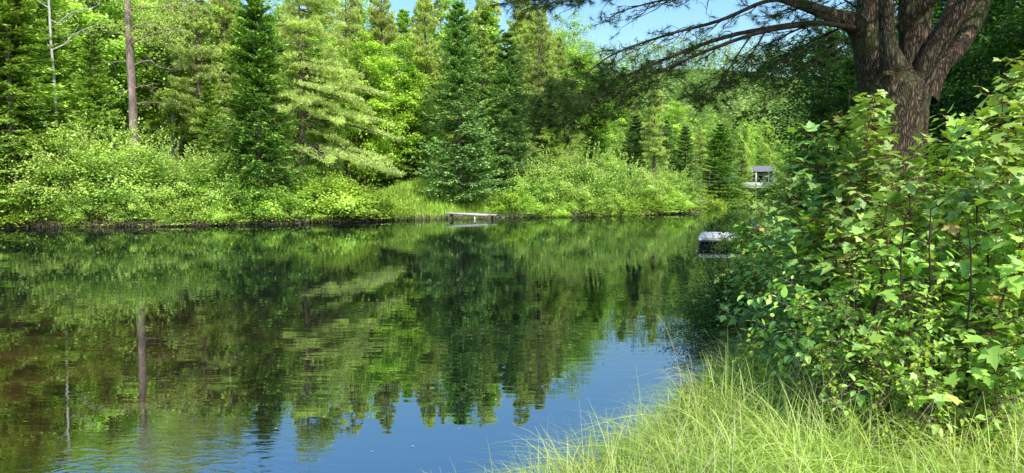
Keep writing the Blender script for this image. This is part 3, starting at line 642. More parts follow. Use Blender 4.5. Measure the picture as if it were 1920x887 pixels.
# ------------------------------------------------------------------ cottage
white = rough_mat('white_siding', [(.3, (.7, .7, .68)), (.7, (.82, .82, .8))], 2)
shingle = rough_mat('grey_shingle', [(.3, (.12, .12, .13)), (.7, (.24, .24, .26))], 8)
def flat(name, c, rough=.6, metal=0.):
    return rough_mat(name, [(.3, tuple(v * .85 for v in c)), (.7, tuple(min(1, v * 1.12) for v in c))], 4, rough=rough)
glass_m = bpy.data.materials.new('window_glass'); glass_m.use_nodes = True
b_ = glass_m.node_tree.nodes['Principled BSDF']; b_.inputs['Base Color'].default_value = (.02, .025, .03, 1); b_.inputs['Roughness'].default_value = .05
hx_, hy_ = PX(1414, 92), 93.5
e = empty('cottage', (hx_, hy_, float(ground_z(hx_, hy_ - 3))), .12, 'small white cottage with a grey roof half hidden behind the spruces', 'cottage')
e.scale = (.78, .78, .8)
gz = float(ground_z(hx_, hy_ - 3)); bz = (2.05 - gz) / .8
m = MB(); box(m, (0, 0, bz / 2 - .4 + .2), (7.2, 5.2, bz + 1.2)); link('foundation', m.mesh('foundation', flat('block_foundation', (.5, .5, .48))), e)
m = MB(); box(m, (0, 0, bz + 1.6), (7, 5, 2.4)); 
m.add([(-3.5, -2.5, bz + 2.8), (-3.5, 2.5, bz + 2.8), (-3.5, 0, bz + 3.75), (3.5, -2.5, bz + 2.8), (3.5, 2.5, bz + 2.8), (3.5, 0, bz + 3.75)], [[0, 1, 2], [3, 5, 4]])
link('wall', m.mesh('wall', white), e)
m = MB()
for s in (-1, 1):
    box(m, (0, 0, 0), (7.8, .1, .1)) if False else None
    y0, z0, y1, z1 = s * 3.0, bz + 2.66, 0, bz + 3.88
    m.add([(-3.9, y0, z0), (3.9, y0, z0), (3.9, y1, z1), (-3.9, y1, z1), (-3.9, y0, z0 + .14), (3.9, y0, z0 + .14), (3.9, y1, z1 + .14), (-3.9, y1, z1 + .14)],
          [[0, 1, 2, 3], [4, 7, 6, 5], [0, 4, 5, 1], [0, 3, 7, 4], [1, 5, 6, 2]])
link('roof', m.mesh('roof', shingle), e)
for wx in (-2.6, -1.5, .4, 1.9):
    m = MB(); w_, h_ = .8, 1.1; zc = bz + 1.75
    for a_, b2, c_2, d_2 in ((-w_ / 2 - .05, 0, .1, h_ + .2), (w_ / 2 + .05, 0, .1, h_ + .2)): box(m, (wx + a_, -2.53, zc), (.1, .1, h_ + .2))
    for zz in (-h_ / 2 - .05, h_ / 2 + .05): box(m, (wx, -2.53, zc + zz), (w_, .1, .1))
    wf = link('window', m.mesh('window', white), e)
    m = MB(); box(m, (wx, -2.51, zc), (w_, .03, h_)); link('pane', m.mesh('pane', glass_m), wf)
m = MB(); box(m, (-.55, -2.52, bz + 1.4), (.85, .06, 2.0)); link('door', m.mesh('door', flat('grey_door', (.25, .27, .3))), e)
m = MB(); box(m, (0, -3.3, bz + .32), (7, 1.5, .16)); 
link('porch_floor', m.mesh('porch_floor', white), e)
m = MB(); box(m, (0, -3.95, bz + .8), (7, .06, .7)); link('porch_railing', m.mesh('porch_railing', white), e)
for wx in (-3.4, -1.1, 1.2, 3.4):
    m = MB(); box(m, (wx, -3.98, bz + 1.6), (.16, .16, 2.5)); link('porch_post', m.mesh('porch_post', white), e)
m = MB(); box(m, (0, -3.2, bz + 2.93), (7.6, 1.9, .1)); link('porch_roof', m.mesh('porch_roof', shingle), e)

# ------------------------------------------------------------------ plank jetty on the far shore
wood = rough_mat('weathered_board', [(.3, (.38, .35, .31)), (.55, (.6, .56, .52)), (.75, (.74, .7, .66))], 3, (.6, 8, 8), rough=.8, bump=.01)
wood_dark = rough_mat('wet_timber', [(.3, (.06, .045, .03)), (.7, (.2, .16, .12))], 4, (.6, 6, 6))
jx, jy = PX(883, 46.4), 46.4
e = empty('plank_jetty', (jx, jy, 0), -.06, 'long low jetty of pale weathered planks resting on short posts', 'jetty')
m = MB()
for i in range(4): box(m, (-.25 + rng.uniform(-.05, .05), -.32 + i * .2, .4 - .006 * i), (2.85, .17, .07), 0, tilt=-.045)
link('deck', m.mesh('deck', wood), e)
m = MB(); box(m, (1.25, .05, .3), (1., .55, .06), -.12, tilt=.02); link('loose_board', m.mesh('loose_board', wood), e)
m = MB(); box(m, (-.25, -.44, .36), (2.85, .05, .14), 0, tilt=-.045); link('edge_beam', m.mesh('edge_beam', wood), e)
for x_, y_ in ((-1.35, -.3), (-1.35, .28), (.3, -.36), (1.45, .1), (1.3, -.3)):
    m = MB(); box(m, (x_, y_, -.1), (.1, .1, .85)); link('post', m.mesh('post', wood if x_ == .3 else wood_dark), e)
m = MB(); tube(m, [(-1.5, -.3, -.1), (-1.15, -.3, .14), (-1.25, -.3, .34)], .04, 6); link('brace', m.mesh('brace', wood_dark), e)

# ------------------------------------------------------------------ floating dock on the right bank
fascia = rough_mat('grey_fascia_board', [(.3, (.22, .22, .2)), (.6, (.36, .36, .33)), (.8, (.45, .45, .42))], 3, (1, 6, 8), rough=.8, bump=.005)
black = flat('black_float_plastic', (.012, .012, .014), .4)
metal = bpy.data.materials.new('galvanised_bracket'); metal.use_nodes = True
b_ = metal.node_tree.nodes['Principled BSDF']; b_.inputs['Base Color'].default_value = (.4, .48, .55, 1); b_.inputs['Metallic'].default_value = .1; b_.inputs['Roughness'].default_value = .5
a0 = np.array([6.55, 23.75]); a1 = np.array([7.72, 23.45])
ang = math.atan2(a1[1] - a0[1], a1[0] - a0[0]); cx, cy = (a0 + a1) / 2
e = empty('floating_dock', (cx, cy, 0), ang - .06, 'grey wooden floating dock on black floats at the right bank', 'dock')
W_, D_ = 1.3, 3.4
m = MB()
for i in range(22): box(m, (0, .08 + i * .15, .335 + rng.uniform(-.002, .002)), (W_, .138, .035), 0)
link('deck', m.mesh('deck', wood_dark if False else rough_mat('pale_deck_board', [(.3, (.5, .5, .49)), (.7, (.66, .66, .64))], 3, (1, 8, 8), rough=.95, spec=.0)), e)  # pale grey deck boards with a slight tone variation
for y_, n_ in ((-.02, 'front_board'), (D_ + .03, 'rear_board')):
    m = MB(); box(m, (0, y_, .262), (W_ + .04, .045, .125)); link(n_, m.mesh(n_, fascia), e)
for s in (-1, 1):
    m = MB(); box(m, (s * (W_ / 2 + .003), D_ / 2, .262), (.045, D_ + .02, .12)); link('side_board', m.mesh('side_board', fascia), e)
for x_ in (-.33, .33):
    for y_ in (.75, 2.5):
        m = MB(); box(m, (x_, y_, .03), (.6, 1.3, .33)); link('float', m.mesh('float', black), e)
for s in (-1, 1):
    m = MB(); box(m, (s * (W_ / 2 - .05), -.046, .262), (.09, .008, .1)); link('corner_bracket', m.mesh('corner_bracket', metal), e)
    m = MB()
    for q in (-.04, .04): tube(m, [(s * (W_ / 2 - .07) + q, -.05, .28), (s * (W_ / 2 - .07) + q, -.062, .28)], .012, 8)
    link('bolt', m.mesh('bolt', metal), e)
e2 = empty('gangway', (cx + .75, cy + 1.3, .0), ang - .16, 'short wooden gangway linking the floating dock to the bank', 'gangway')
m = MB()
for i in range(14): box(m, (.1 + i * .15, 0, .3), (.138, .9, .035))
link('deck', m.mesh('deck', wood), e2)
for s in (-1, 1):
    m = MB(); box(m, (1.05, s * .43, .215), (2.1, .06, .13)); link('side_beam', m.mesh('side_beam', wood_dark), e2)

# ------------------------------------------------------------------ brown brush and roots along the far waterline
m = MB()
SH = [(-45, 34), (-30, 36.8), (-24, 37.2), (-19, 37.6), (-14, 40.5), (-9, 44.2), (-6, 46.8), (-3, 48.5), (.5, 50), (4, 51), (10, 54.5), (15.8, 60)]
def along(n, lo=0., hi=1.):
    P_ = np.array(SH, float); s = np.r_[0, np.cumsum(np.hypot(*np.diff(P_, axis=0).T))]; t = rng.uniform(lo, hi, n) * s[-1]
    return np.stack([np.interp(t, s, P_[:, 0]), np.interp(t, s, P_[:, 1])], -1)
q = along(9000); q = q + rng.normal(0, .3, q.shape)
k = len(q); b0 = np.c_[q, rng.uniform(-.05, .25, k)]
dd = norm(np.c_[rng.normal(0, 1, k), rng.normal(-.5, .5, k), rng.uniform(-.35, .6, k)])
S = norm(np.cross(dd, rng.normal(0, 1, (k, 3)))) * .013; L_ = rng.uniform(.2, .75, k)[:, None]
mid_ = b0 + dd * L_ * .5 + rng.normal(0, .05, (k, 3)); tip = b0 + dd * L_ + [0, 0, -.05]
V = np.stack([b0 - S, b0 + S, mid_ + S * .8, mid_ - S * .8, tip + S * .3, tip - S * .3], 1).reshape(-1, 3)
i6 = np.arange(k)[:, None] * 6
m.add(V, np.concatenate([i6 + [0, 1, 2, 3], i6 + [3, 2, 4, 5]]))
o = link('brushwood', m.mesh('brushwood', rough_mat('brown_brush', [(.3, (.08, .055, .035)), (.5, (.24, .18, .13)), (.7, (.48, .39, .32))], 1.5)))
tag(o, 'brown tangle of roots and dead twigs along the far waterline', 'brushwood', kind='stuff')

# ------------------------------------------------------------------ grass
def blades(mb, p, h, w, bend, az, seg=4, v=0., vr=.4, tipv=.35, curl=1.):
    n = len(p); s = np.linspace(0, 1, seg + 1)
    d = np.stack([np.cos(az), np.sin(az), 0 * az], -1); sd = np.stack([-np.sin(az), np.cos(az), 0 * az], -1)
    b = bend[:, None]
    up = h[:, None] * (s - .56 * np.minimum(b, 1.6) * s ** 2.2 * curl); out = h[:, None] * b * .8 * s ** 1.7
    C = p[:, None] + up[..., None] * UP + out[..., None] * d[:, None]
    ww = w[:, None] * (1 - s ** 1.6) + .0004
    tw = sd + rng.normal(0, .3, (n, 3))
    Lf = C - tw[:, None] * ww[..., None] / 2; Rt = C + tw[:, None] * ww[..., None] / 2
    V = np.stack([Lf, Rt], 2).reshape(-1, 3); m_ = 2 * (seg + 1)
    base = (np.arange(n) * m_)[:, None] + (np.arange(seg) * 2)[None]
    Fc = np.stack([base, base + 1, base + 3, base + 2], -1).reshape(-1, 4)
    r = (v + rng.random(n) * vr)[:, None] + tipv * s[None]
    mb.add(V, Fc, np.repeat(r, 2, 1).ravel())

# far meadow
m = MB(); n = 60000
x_ = rng.uniform(PX(655, 46), PX(1000, 50), n); y_ = rng.uniform(44, 58, n); d_ = sdist(x_, y_)
kp = (d_ > -.25) & (d_ < 11) & (rng.random(n) < np.clip(1.2 - d_ / 9, .2, 1)) & ((x_ < PX(870, 50)) | (d_ < 1.5))
x_, y_ = x_[kp], y_[kp]; n = len(x_)
blades(m, np.c_[x_, y_, ground_z(x_, y_)], rng.uniform(.35, .8, n), rng.uniform(.03, .06, n), rng.uniform(.1, .8, n), rng.random(n) * 2 * PI, 2, 0, .55, .35)
q = along(5000); q = q + rng.normal(0, .35, q.shape) + [0, .25]; gz_ = ground_z(q[:, 0], q[:, 1]); kp = gz_ > -.2; q = q[kp]; gz_ = np.maximum(gz_[kp], -.02); n = len(q)
blades(m, np.c_[q, gz_], rng.uniform(.2, .5, n), rng.uniform(.02, .045, n), rng.uniform(.1, .9, n), rng.random(n) * 2 * PI, 2, 0, .5, .3)
x_ = rng.uniform(18, 48, 26000); y_ = rng.uniform(66, 104, 26000); d_ = sdist(x_, y_); kp = (d_ > -.2) & (y_ > 72 + 0 * x_); x_, y_ = x_[kp], y_[kp]; n = len(x_)
blades(m, np.c_[x_, y_, ground_z(x_, y_)], rng.uniform(.35, .8, n), rng.uniform(.06, .12, n), rng.uniform(.1, .8, n), rng.random(n) * 2 * PI, 2, .1, .5, .35)
o = link('meadow_grass', m.mesh('meadow_grass', M['far_grass']))
tag(o, 'light green grass and sedge on the far bank', 'grass', kind='stuff')

# near bank: long arching blades in tussocks
m = MB()
def near_grass(n, x0, x1, y0, y1, dmin, hmul=1., dens=None):
    nt_ = n // 60
    cx_ = rng.uniform(x0, x1, nt_); cy_ = rng.uniform(y0, y1, nt_)
    x = np.repeat(cx_, 60) + rng.normal(0, .09, nt_ * 60); y = np.repeat(cy_, 60) + rng.normal(0, .09, nt_ * 60)
    taz = np.repeat(rng.random(nt_) * 2 * PI, 60); th = np.repeat(rng.uniform(.7, 1.2, nt_), 60); tv = np.repeat(rng.uniform(0, .3, nt_), 60)
    d = sdist(x, y); kp = d > dmin; x, y, taz, th, tv = x[kp], y[kp], taz[kp], th[kp], tv[kp]; n = len(x)
    az = np.where(rng.random(n) < .55, taz + rng.normal(0, .7, n), rng.random(n) * 2 * PI)
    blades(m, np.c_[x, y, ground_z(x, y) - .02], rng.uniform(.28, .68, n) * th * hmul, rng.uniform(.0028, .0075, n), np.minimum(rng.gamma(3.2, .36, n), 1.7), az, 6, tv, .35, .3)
near_grass(52000, -.6, 4.6, 2.1, 5.2, .02)
near_grass(26000, .4, 5.2, 5.2, 8.5, .02, .95)
near_grass(9000, 1.5, 7, 8.5, 15, .05)
near_grass(9000, -3.5, 0, -.5, 2.6, .05)
k = 3400; x_ = rng.uniform(-.3, 4.6, k); y_ = rng.uniform(2.6, 8, k); kp = sdist(x_, y_) > .03; x_, y_ = x_[kp], y_[kp]; k = len(x_)
m_n = len(m.M); blades(m, np.c_[x_, y_, ground_z(x_, y_)], rng.uniform(.3, .75, k), rng.uniform(.002, .004, k), rng.uniform(.2, 1.6, k), rng.random(k) * 2 * PI, 6)
m.M[m_n][:] = 1
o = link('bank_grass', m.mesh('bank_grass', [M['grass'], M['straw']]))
tag(o, 'long arching yellow-green grass covering the near bank', 'grass', kind='stuff')

# ------------------------------------------------------------------ maple saplings and leafy shrubs
def sapling(x, y, H, label, kind='maple_sapling', cat='sapling', leaf='maple', size=.085, br=.5, lean=(0, 0), mat=None, stemmat=None, spacing=.13, group=None, v=0., r0=.011, start=.18, rise=.75, bottom=0.):
    z0 = float(ground_z(x, y)) - .02
    e = empty(kind, (x, y, z0), 0, label, cat, group)
    st = MB(); lf = MB()
    T, Fc = {'maple': (MAPLE_T, MAPLE_F), 'oval': (OVAL_T, OVAL_F), 'lance': (LANCE_T, LANCE_F)}[leaf]
    q = np.linspace(0, 1, 9); w = np.cumsum(rng.normal(0, .018 * H, (9, 2)), 0); w[0] = 0
    pts = np.c_[lean[0] * q ** 1.4 + w[:, 0], lean[1] * q ** 1.4 + w[:, 1], H * q * (1 - .0 * q)]
    tube(st, pts, r0 * (1.1 - q * .9), 7)
    Pb, Dd, Sz, Vv = [], [], [], []
    def node(c, ax, s, vv, drop=.3):
        a = rng.random() * 2 * PI
        for j in range(2):
            u_ = norm(np.cross(ax, [math.cos(a), math.sin(a), .3])) * (1 if j == 0 else -1)
            pd = norm(u_ * .9 + ax * .5 + [0, 0, .15]); pl = s * rng.uniform(.3, .7)
            tip = c + pd * pl
            tube(st, [c, tip], .0012, 3, cap=False)
            Pb.append(tip); Dd.append(norm(pd * [1, 1, .4] + [0, 0, -drop * rng.uniform(0, 1.8)])); Sz.append(s * rng.uniform(.42, 1.28)); Vv.append(vv)
    hs = np.arange(start * H, H, spacing); 
    for h in hs:
        u = h / H; c = np.array([np.interp(h, pts[:, 2], pts[:, a]) for a in range(3)]); a0_ = rng.random() * PI
        for j in range(2):
            if rng.random() < .12: continue
            a = a0_ + j * PI + rng.normal(0, .25); L = br * (1 - .72 * u) * rng.uniform(.6, 1.15)
            d = norm([math.cos(a), math.sin(a), rise * rng.uniform(.6, 1.2)])
            k = 5; tq = np.linspace(0, 1, k); bp = c + np.outer(tq * L, d) + np.outer(tq ** 2, [0, 0, -.12 * L]) + np.cumsum(rng.normal(0, .012, (k, 3)), 0) * (tq > 0)[:, None]
            tube(st, bp, np.linspace(.004, .0014, k), 4, cap=False)
            for t in np.arange(.2, 1.01, max(.1, size * .7 / max(L, .05))):
                cc = np.array([np.interp(t, tq, bp[:, z]) for z in range(3)])
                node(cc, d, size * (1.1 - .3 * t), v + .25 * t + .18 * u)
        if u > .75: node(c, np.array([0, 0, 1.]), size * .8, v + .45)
    Pb, Dd = np.array(Pb), np.array(Dd); n = len(Pb)
    N_ = UP + rng.normal(0, .28, (n, 3))
    young = (rng.random(n) < .03) * .35
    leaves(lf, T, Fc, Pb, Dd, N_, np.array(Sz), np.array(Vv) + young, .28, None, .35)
    link('stem', st.mesh('stem', stemmat or M['red_stem'], True), e)
    link('foliage', lf.mesh('foliage', mat or M['maple']), e)
    return e

MS = [  # px, Y, top px, label
    (1640, 4.7, 172, 'tallest maple sapling, its spire standing before the big pine trunk', .5, .085), (1812, 4.3, 178, 'tall maple sapling with a bare dark stem right of the pine trunk', .55, .095),
    (1525, 5.2, 262, 'maple sapling topping the left shoulder of the thicket', .6, .085), (1570, 4.8, 285, 'maple sapling between the left shoulder and the tallest spire', .55, .085),
    (1470, 5.9, 330, 'maple sapling on the upper left edge of the thicket', .6, .085), (1440, 6.6, 395, 'maple sapling leaning out over the water by the dock', .62, .085),
    (1700, 4.4, 330, 'maple sapling just below the pine trunk base', .6, .09), (1755, 4.0, 350, 'broad-leaved maple sapling with pale sunlit leaves in the middle of the thicket', .6, .1),
    (1610, 4.3, 380, 'maple sapling filling the centre of the thicket', .62, .09), (1545, 4.9, 400, 'shaded maple sapling inside the left half of the thicket', .62, .09),
    (1490, 5.5, 440, 'dark maple sapling low on the left side of the thicket', .62, .085), (1850, 3.9, 300, 'maple sapling with broad leaves near the right edge', .6, .1),
    (1900, 3.6, 330, 'maple sapling with pale leaves at the right edge', .6, .1), (1660, 3.9, 430, 'low maple sapling in front of the thicket', .55, .085),
    (1430, 7.4, 455, 'maple sapling hanging over the bank beside the dock', .65, .085), (1585, 5.6, 340, 'shaded maple sapling behind the thicket front', .65, .09),
    (1680, 5.4, 300, 'shaded maple sapling against the pine trunk foot', .6, .09), (1415, 6.6, 520, 'low maple sapling above the dark waterside shrub', .6, .08),
    (1760, 5.0, 270, 'maple sapling right of the pine trunk foot', .6, .09), (1890, 5.0, 250, 'maple sapling behind the right edge saplings', .7, .095),
    (1965, 3.6, 110, 'nearest maple sapling, its big soft leaves at the right edge of the frame', .5, .075), (1850, 6.0, 240, 'far maple sapling under the dark right-hand wood', .7, .09),
    (1500, 6.8, 360, 'maple sapling at the back of the thicket by the water', .6, .085), (1560, 4.4, 520, 'leafy maple sapling low at the thicket front left', .55, .08),
    (1480, 5.0, 560, 'low dark maple sapling near the grass edge', .5, .075),
    (1860, 4.6, 150, 'tall maple sapling rising beside the dark right-hand wood', .7, .09), (1915, 4.4, 110, 'tallest maple sapling at the right edge', .75, .1), (1780, 5.4, 215, 'slender maple sapling between the pine trunk and the right edge', .65, .09), (1725, 5.2, 300, 'maple sapling covering the lower right of the pine trunk', .65, .09), (1418, 7.6, 420, 'maple sapling bulging out over the water left of the thicket', .75, .085), (1405, 8.2, 500, 'low maple sapling trailing over the water left of the thicket', .8, .085), (1462, 6.4, 470, 'shaded maple sapling in the leftward bulge of the thicket', .75, .085), (1655, 4.9, 178, 'maple spire standing just behind the tallest one', .5, .085), (1668, 5.2, 205, 'slim maple sapling right against the middle of the pine trunk', .5, .08), (1700, 5.0, 245, 'maple sapling crossing the right side of the pine trunk', .55, .085), (1618, 5.0, 225, 'maple sapling crossing the left side of the pine trunk', .5, .08), (1600, 5.3, 250, 'maple sapling covering the lower left of the pine trunk', .6, .09)]
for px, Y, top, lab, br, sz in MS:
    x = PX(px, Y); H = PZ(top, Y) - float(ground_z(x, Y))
    sapling(x, Y, max(.5, H), lab, br=br, size=sz * .93, spacing=.078, lean=(rng.normal(0, .06), rng.normal(0, .06)), v=-.05 + .22 * min(1, max(0, (px - 1450) / 350)))  # leaf tone rises rightward, painting in the thicket's shaded left and lit right

OV = [(1420, 4.9, 548, 'arching serviceberry spray with pinkish tips reaching left over the grass', (-.35, -.1)), (1500, 4.2, 520, 'oval-leaved serviceberry shrub at the front of the thicket', (-.3, -.1)),
      (1700, 3.7, 455, 'oval-leaved shrub with pale rounded leaves below the maples', (-.35, -.05)), (1790, 3.5, 440, 'oval-leaved shrub with tall thin dark stems', (-.1, 0)), (1870, 3.3, 420, 'oval-leaved shrub with glossy sunlit leaves at the right', (.05, 0)),
      (1905, 3.0, 470, 'oval-leaved shrub in the lower right corner', (0, -.05)), (1600, 3.9, 560, 'low oval-leaved shrub mixed with brown twigs', (-.1, -.05)), (1740, 3.4, 600, 'low oval-leaved shrub among thin dark stems', (0, 0)),
      (1840, 3.1, 620, 'small oval-leaved shrub near the bottom right grass', (0, 0)), (1650, 3.7, 590, 'small oval-leaved shrub at the edge of the grass', (0, 0))]
for px, Y, top, lab, ln in OV:
    Y = max(Y, 3.75)
    x = PX(px, Y) - ln[0]; y = Y - ln[1]; H = PZ(top, Y) - float(ground_z(x, y))
    sapling(x, y, max(.4, H), lab, 'serviceberry_shrub', 'shrub', 'oval', .062, .45, ln, M['oval'], M['stem'], .06, v=.15, r0=.007, rise=.5, start=.3)

WD = [(1262, 4.4, 742, .038), (1295, 4.6, 735, .038), (1440, 4.6, 625, .05), (1470, 4.4, 640, .05), (1400, 5.0, 660, .045), (1540, 4.0, 600, .035), (1580, 3.8, 620, .032), (1630, 3.7, 640, .032), (1690, 3.5, 640, .032), (1760, 3.3, 650, .034),
      (1820, 3.2, 655, .035), (1880, 3.0, 640, .035), (1500, 4.3, 680, .035), (1710, 3.4, 540, .032), (1600, 3.8, 500, .035), (1560, 4.1, 540, .034), (1850, 3.4, 560, .035), (1360, 5.4, 700, .04), (1325, 4.9, 720, .04)]
WL = ['sprig of yellow-green weed at the waterline, left of all the shrubs', 'yellow-green weed at the waterline beside the leftmost sprig', 'bright bushy weed standing clear in the grass left of the thicket', 'bright weed at the right side of the clear-standing one',
      'short yellow-green weed in front of the dark waterside shrub', 'small-leaved weed below the pinkish arching spray', 'small-leaved weed among the brown twigs', 'small-leaved weed in front of the thicket middle', 'yellow-leaved weed at the thicket foot',
      'small-leaved weed under the tall thin stems', 'yellow-green weed right of the thin stems', 'yellow-green weed near the lower right corner', 'short weed where the grass meets the shrubs', 'upright yellow-green weed in the middle of the shrubs',
      'pale upright weed against the dark centre of the thicket', 'pale weed left of the dark centre of the thicket', 'tall weed among the right-hand stems', 'grassy weed on the bank slope above the water', 'low weed on the bank slope above the water']
for (px, Y, top, sz), lab in zip(WD, WL):
    Y = max(Y, 3.6)
    x = PX(px, Y); H = max(.22, PZ(top, Y) - float(ground_z(x, Y)))
    sapling(x, Y, H, lab, 'leafy_weed', 'weed', 'oval', sz, .24, (rng.normal(0, .05), 0), M['weed'], M['stem'], .055, v=.1 + rng.uniform(0, .25), r0=.004, rise=.9, start=.15)

# thin bare brown stems and twigs at the thicket foot
TW = [(1728, 3.6, 'thin dark upright stem in the right half of the shrubs'), (1765, 3.5, 'second thin dark stem just right of the first'), (1835, 3.3, 'thin dark stem curving near the right edge'),
      (1885, 3.2, 'thin dark stem at the right edge of the shrubs'), (1640, 3.8, 'leaning brown twiggy stem at the middle of the shrubs'), (1575, 4.0, 'leaning reddish stem below the arching spray')]
for px, Y, lab in TW:
    Y = max(Y, 3.7)
    x = PX(px, Y); z0 = float(ground_z(x, Y)); st = MB(); H = rng.uniform(1.2, 1.5)
    q = np.linspace(0, 1, 8); w = np.cumsum(rng.normal(0, .02, (8, 2)), 0); pts = np.c_[w + np.outer(q, [rng.normal(0, .12), 0]), q * H]
    tube(st, pts, .008 * (1.1 - q * .7), 6)
    for _ in range(14):
        j = rng.integers(1, 8); d = norm([rng.normal(0, 1), rng.normal(0, 1), rng.uniform(.1, .9)]); l = rng.uniform(.1, .35)
        tube(st, [pts[j], pts[j] + d * l * .5, pts[j] + d * l + [0, 0, .03]], [.003, .0022, .001], 4, cap=False)
    o = link('bare_stem', st.mesh('bare_stem', M['twig'], True), None, (x, Y, z0)); tag(o, lab, 'stem')
m = MB(); k = 1500
bx = rng.uniform(1.5, 3.2, k); by = rng.uniform(3.2, 5, k); b0 = np.c_[bx, by, ground_z(bx, by) + rng.uniform(0, .55, k)]; kp = bx / by > .4; b0 = b0[kp]; k = len(b0)
dd = norm(rng.normal(0, 1, (k, 3)) + [0, 0, .5]); S = norm(np.cross(dd, rng.normal(0, 1, (k, 3)))) * .0009; L_ = rng.uniform(.08, .3, k)[:, None]
V = np.stack([b0 - S, b0 + S, b0 + dd * L_ + S * .4, b0 + dd * L_ - S * .4], 1).reshape(-1, 3); m.add(V, np.arange(k * 4).reshape(-1, 4))
o = link('twig_tangle', m.mesh('twig_tangle', M['dry'])); tag(o, 'tangle of fine brown dead twigs under the near shrubs', 'twigs', kind='stuff')

# dark fine-leaved waterside shrubs
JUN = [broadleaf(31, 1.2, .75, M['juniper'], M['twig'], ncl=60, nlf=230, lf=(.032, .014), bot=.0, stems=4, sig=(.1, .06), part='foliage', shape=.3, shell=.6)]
for px, Y, h, wd, lab in ((1352, 10.2, .6, 2.1, 'dark fine-leaved shrub leaning over the water below the dock'), (1385, 9.2, .75, 1.7, 'dark fine-leaved shrub right beside the leaning one'), (1415, 8.3, .9, 1.3, 'dark low shrub under the left maples'),
                          (1382, 7.6, .8, .8, 'small dark shrub at the grass edge over the water'), (1440, 7.6, 1.3, 1.2, 'dark shrub inside the left foot of the thicket')):
    plant('waterside_shrub', JUN[0], px, Y, h, lab, 'shrub', None, wd)
plant('leafy_weed', ALD[3], 1408, 22., .7, 'light leafy clump growing at the corner of the floating dock', 'weed', None, .5)
plant('leafy_weed', ALD[3], 1412, 17.5, .9, 'light leafy clump on the bank in front of the gangway', 'weed', None, .8)
# right bank beyond the thicket
for px, Y, h, v, lab in ((1530, 26, 2.2, 1, 'alder bush on the right bank by the gangway'), (1580, 18, 2.8, 0, 'alder bush on the right bank behind the thicket'), (1560, 30, 3., 1, 'alder bush on the right bank behind the dock'), (1490, 42, 3., 0, 'alder bush on the right bank near the bend')):
    plant('alder_bush', ALD[v], px, Y, h, lab, 'bush')

# dry pinkish stalks on the bank edge
for px, py, px2, py2, Y, lab in ((1290, 735, 1232, 590, 4.5, 'tall dry pinkish grass stalk bending over the water'), (1282, 700, 1238, 706, 4.5, 'short dry pinkish stalk leaning left at the bank edge'), (1284, 712, 1244, 722, 4.5, 'lower short dry stalk at the bank edge'), (1302, 730, 1290, 665, 4.6, 'straight green stalk beside the dry ones')):
    m = MB(); a_, b_2 = P(px, py, Y), P(px2, py2, Y); mid2 = (a_ + b_2) / 2 + [.02, 0, .03]
    a_[2] = min(a_[2], float(ground_z(a_[0], Y)) + .25) if py - py2 > 40 else a_[2]
    qq = np.linspace(0, 1, 9)[:, None]; tube(m, (1 - qq) ** 2 * a_ + 2 * qq * (1 - qq) * (mid2 * 2 - (a_ + b_2) / 2) + qq ** 2 * b_2, np.linspace(.0022, .0009, 9), 5); o = link('grass_stalk', m.mesh('grass_stalk', M['dry'], True)); tag(o, lab, 'stalk')
m = MB(); c = P(1000, 738, 6.75); c[2] = .0
tube(m, [c + [-.05, 0, .0], c + [.02, .03, .02], c + [.06, .05, .07]], [.006, .005, .003], 6); tube(m, [c + [.02, .03, .02], c + [.07, 0, .01]], [.004, .002], 5)
o = link('floating_twig', m.mesh('floating_twig', M['twig'], True)); tag(o, 'small bent dark twig floating on the blue water', 'twig')

for i in range(8):
    px, Y = [(690, 5.1), (1010, 5.), (860, 5.6), (505, 5.6), (600, 5.9), (930, 6.4), (470, 6.2), (770, 5.2), (1050, 6.9), (820, 7.4), (660, 6.8), (560, 5.0), (905, 4.9), (1120, 7.6), (980, 8.4), (725, 6.1)][i]
    m = MB(); T_ = OVAL_T.copy(); leaves(m, T_, OVAL_F, np.array([[0, 0, .003]]), np.array([[math.cos(i * 2.1), math.sin(i * 2.1), 0]]), UP[None], .014 + .008 * rng.random())
    o = link('floating_petal', m.mesh('floating_petal', M['petal']), None, (PX(px, Y), Y, .001)); tag(o, 'tiny pale petal drifting on the near water, one of a scatter alike', 'petal', 'petals scattered on the near water')

# ------------------------------------------------------------------ the big near pine
PY = 9.6
bx_, by_ = PX(1672, PY), PY
pz = float(ground_z(bx_, by_))
pe = empty('pine_tree', (bx_, by_, pz), 0, 'huge many-stemmed pine on the near bank with furrowed bark', 'pine tree')
O = np.array([bx_, by_, pz])
def W2(px, py, Y): return P(px, py, Y) - O
tr = MB()
def trunk(pts, rad, n=18, parts=None):
    pts = np.array(pts); rad = np.array(rad, float); t = np.linspace(0, 1, len(pts)); tt = np.linspace(0, 1, len(pts) * 5)
    def cr(vals):
        v = np.vstack([2 * vals[0] - vals[1], vals, 2 * vals[-1] - vals[-2]]); out = []
        for s in tt:
            f = s * (len(vals) - 1); i = min(int(f), len(vals) - 2); u = f - i; p0, p1, p2, p3 = v[i], v[i + 1], v[i + 2], v[i + 3]
            out.append(.5 * (2 * p1 + (p2 - p0) * u + (2 * p0 - 5 * p1 + 4 * p2 - p3) * u * u + (3 * p1 - p0 - 3 * p2 + p3) * u ** 3))
        return np.array(out)
    pp = cr(pts); rr = cr(rad[:, None])[:, 0]
    return pp, rr
pp, rr = trunk([(.0, 0, -.4), (.0, 0, .3), W2(1672, 330, PY), W2(1672, 220, PY), W2(1668, 170, PY), W2(1665, 125, PY)], [.6, .47, .385, .41, .41, .2]); tube(tr, pp, rr, 22, bump=.02)
link('trunk', tr.mesh('trunk', M['pine_bark'], True), pe)
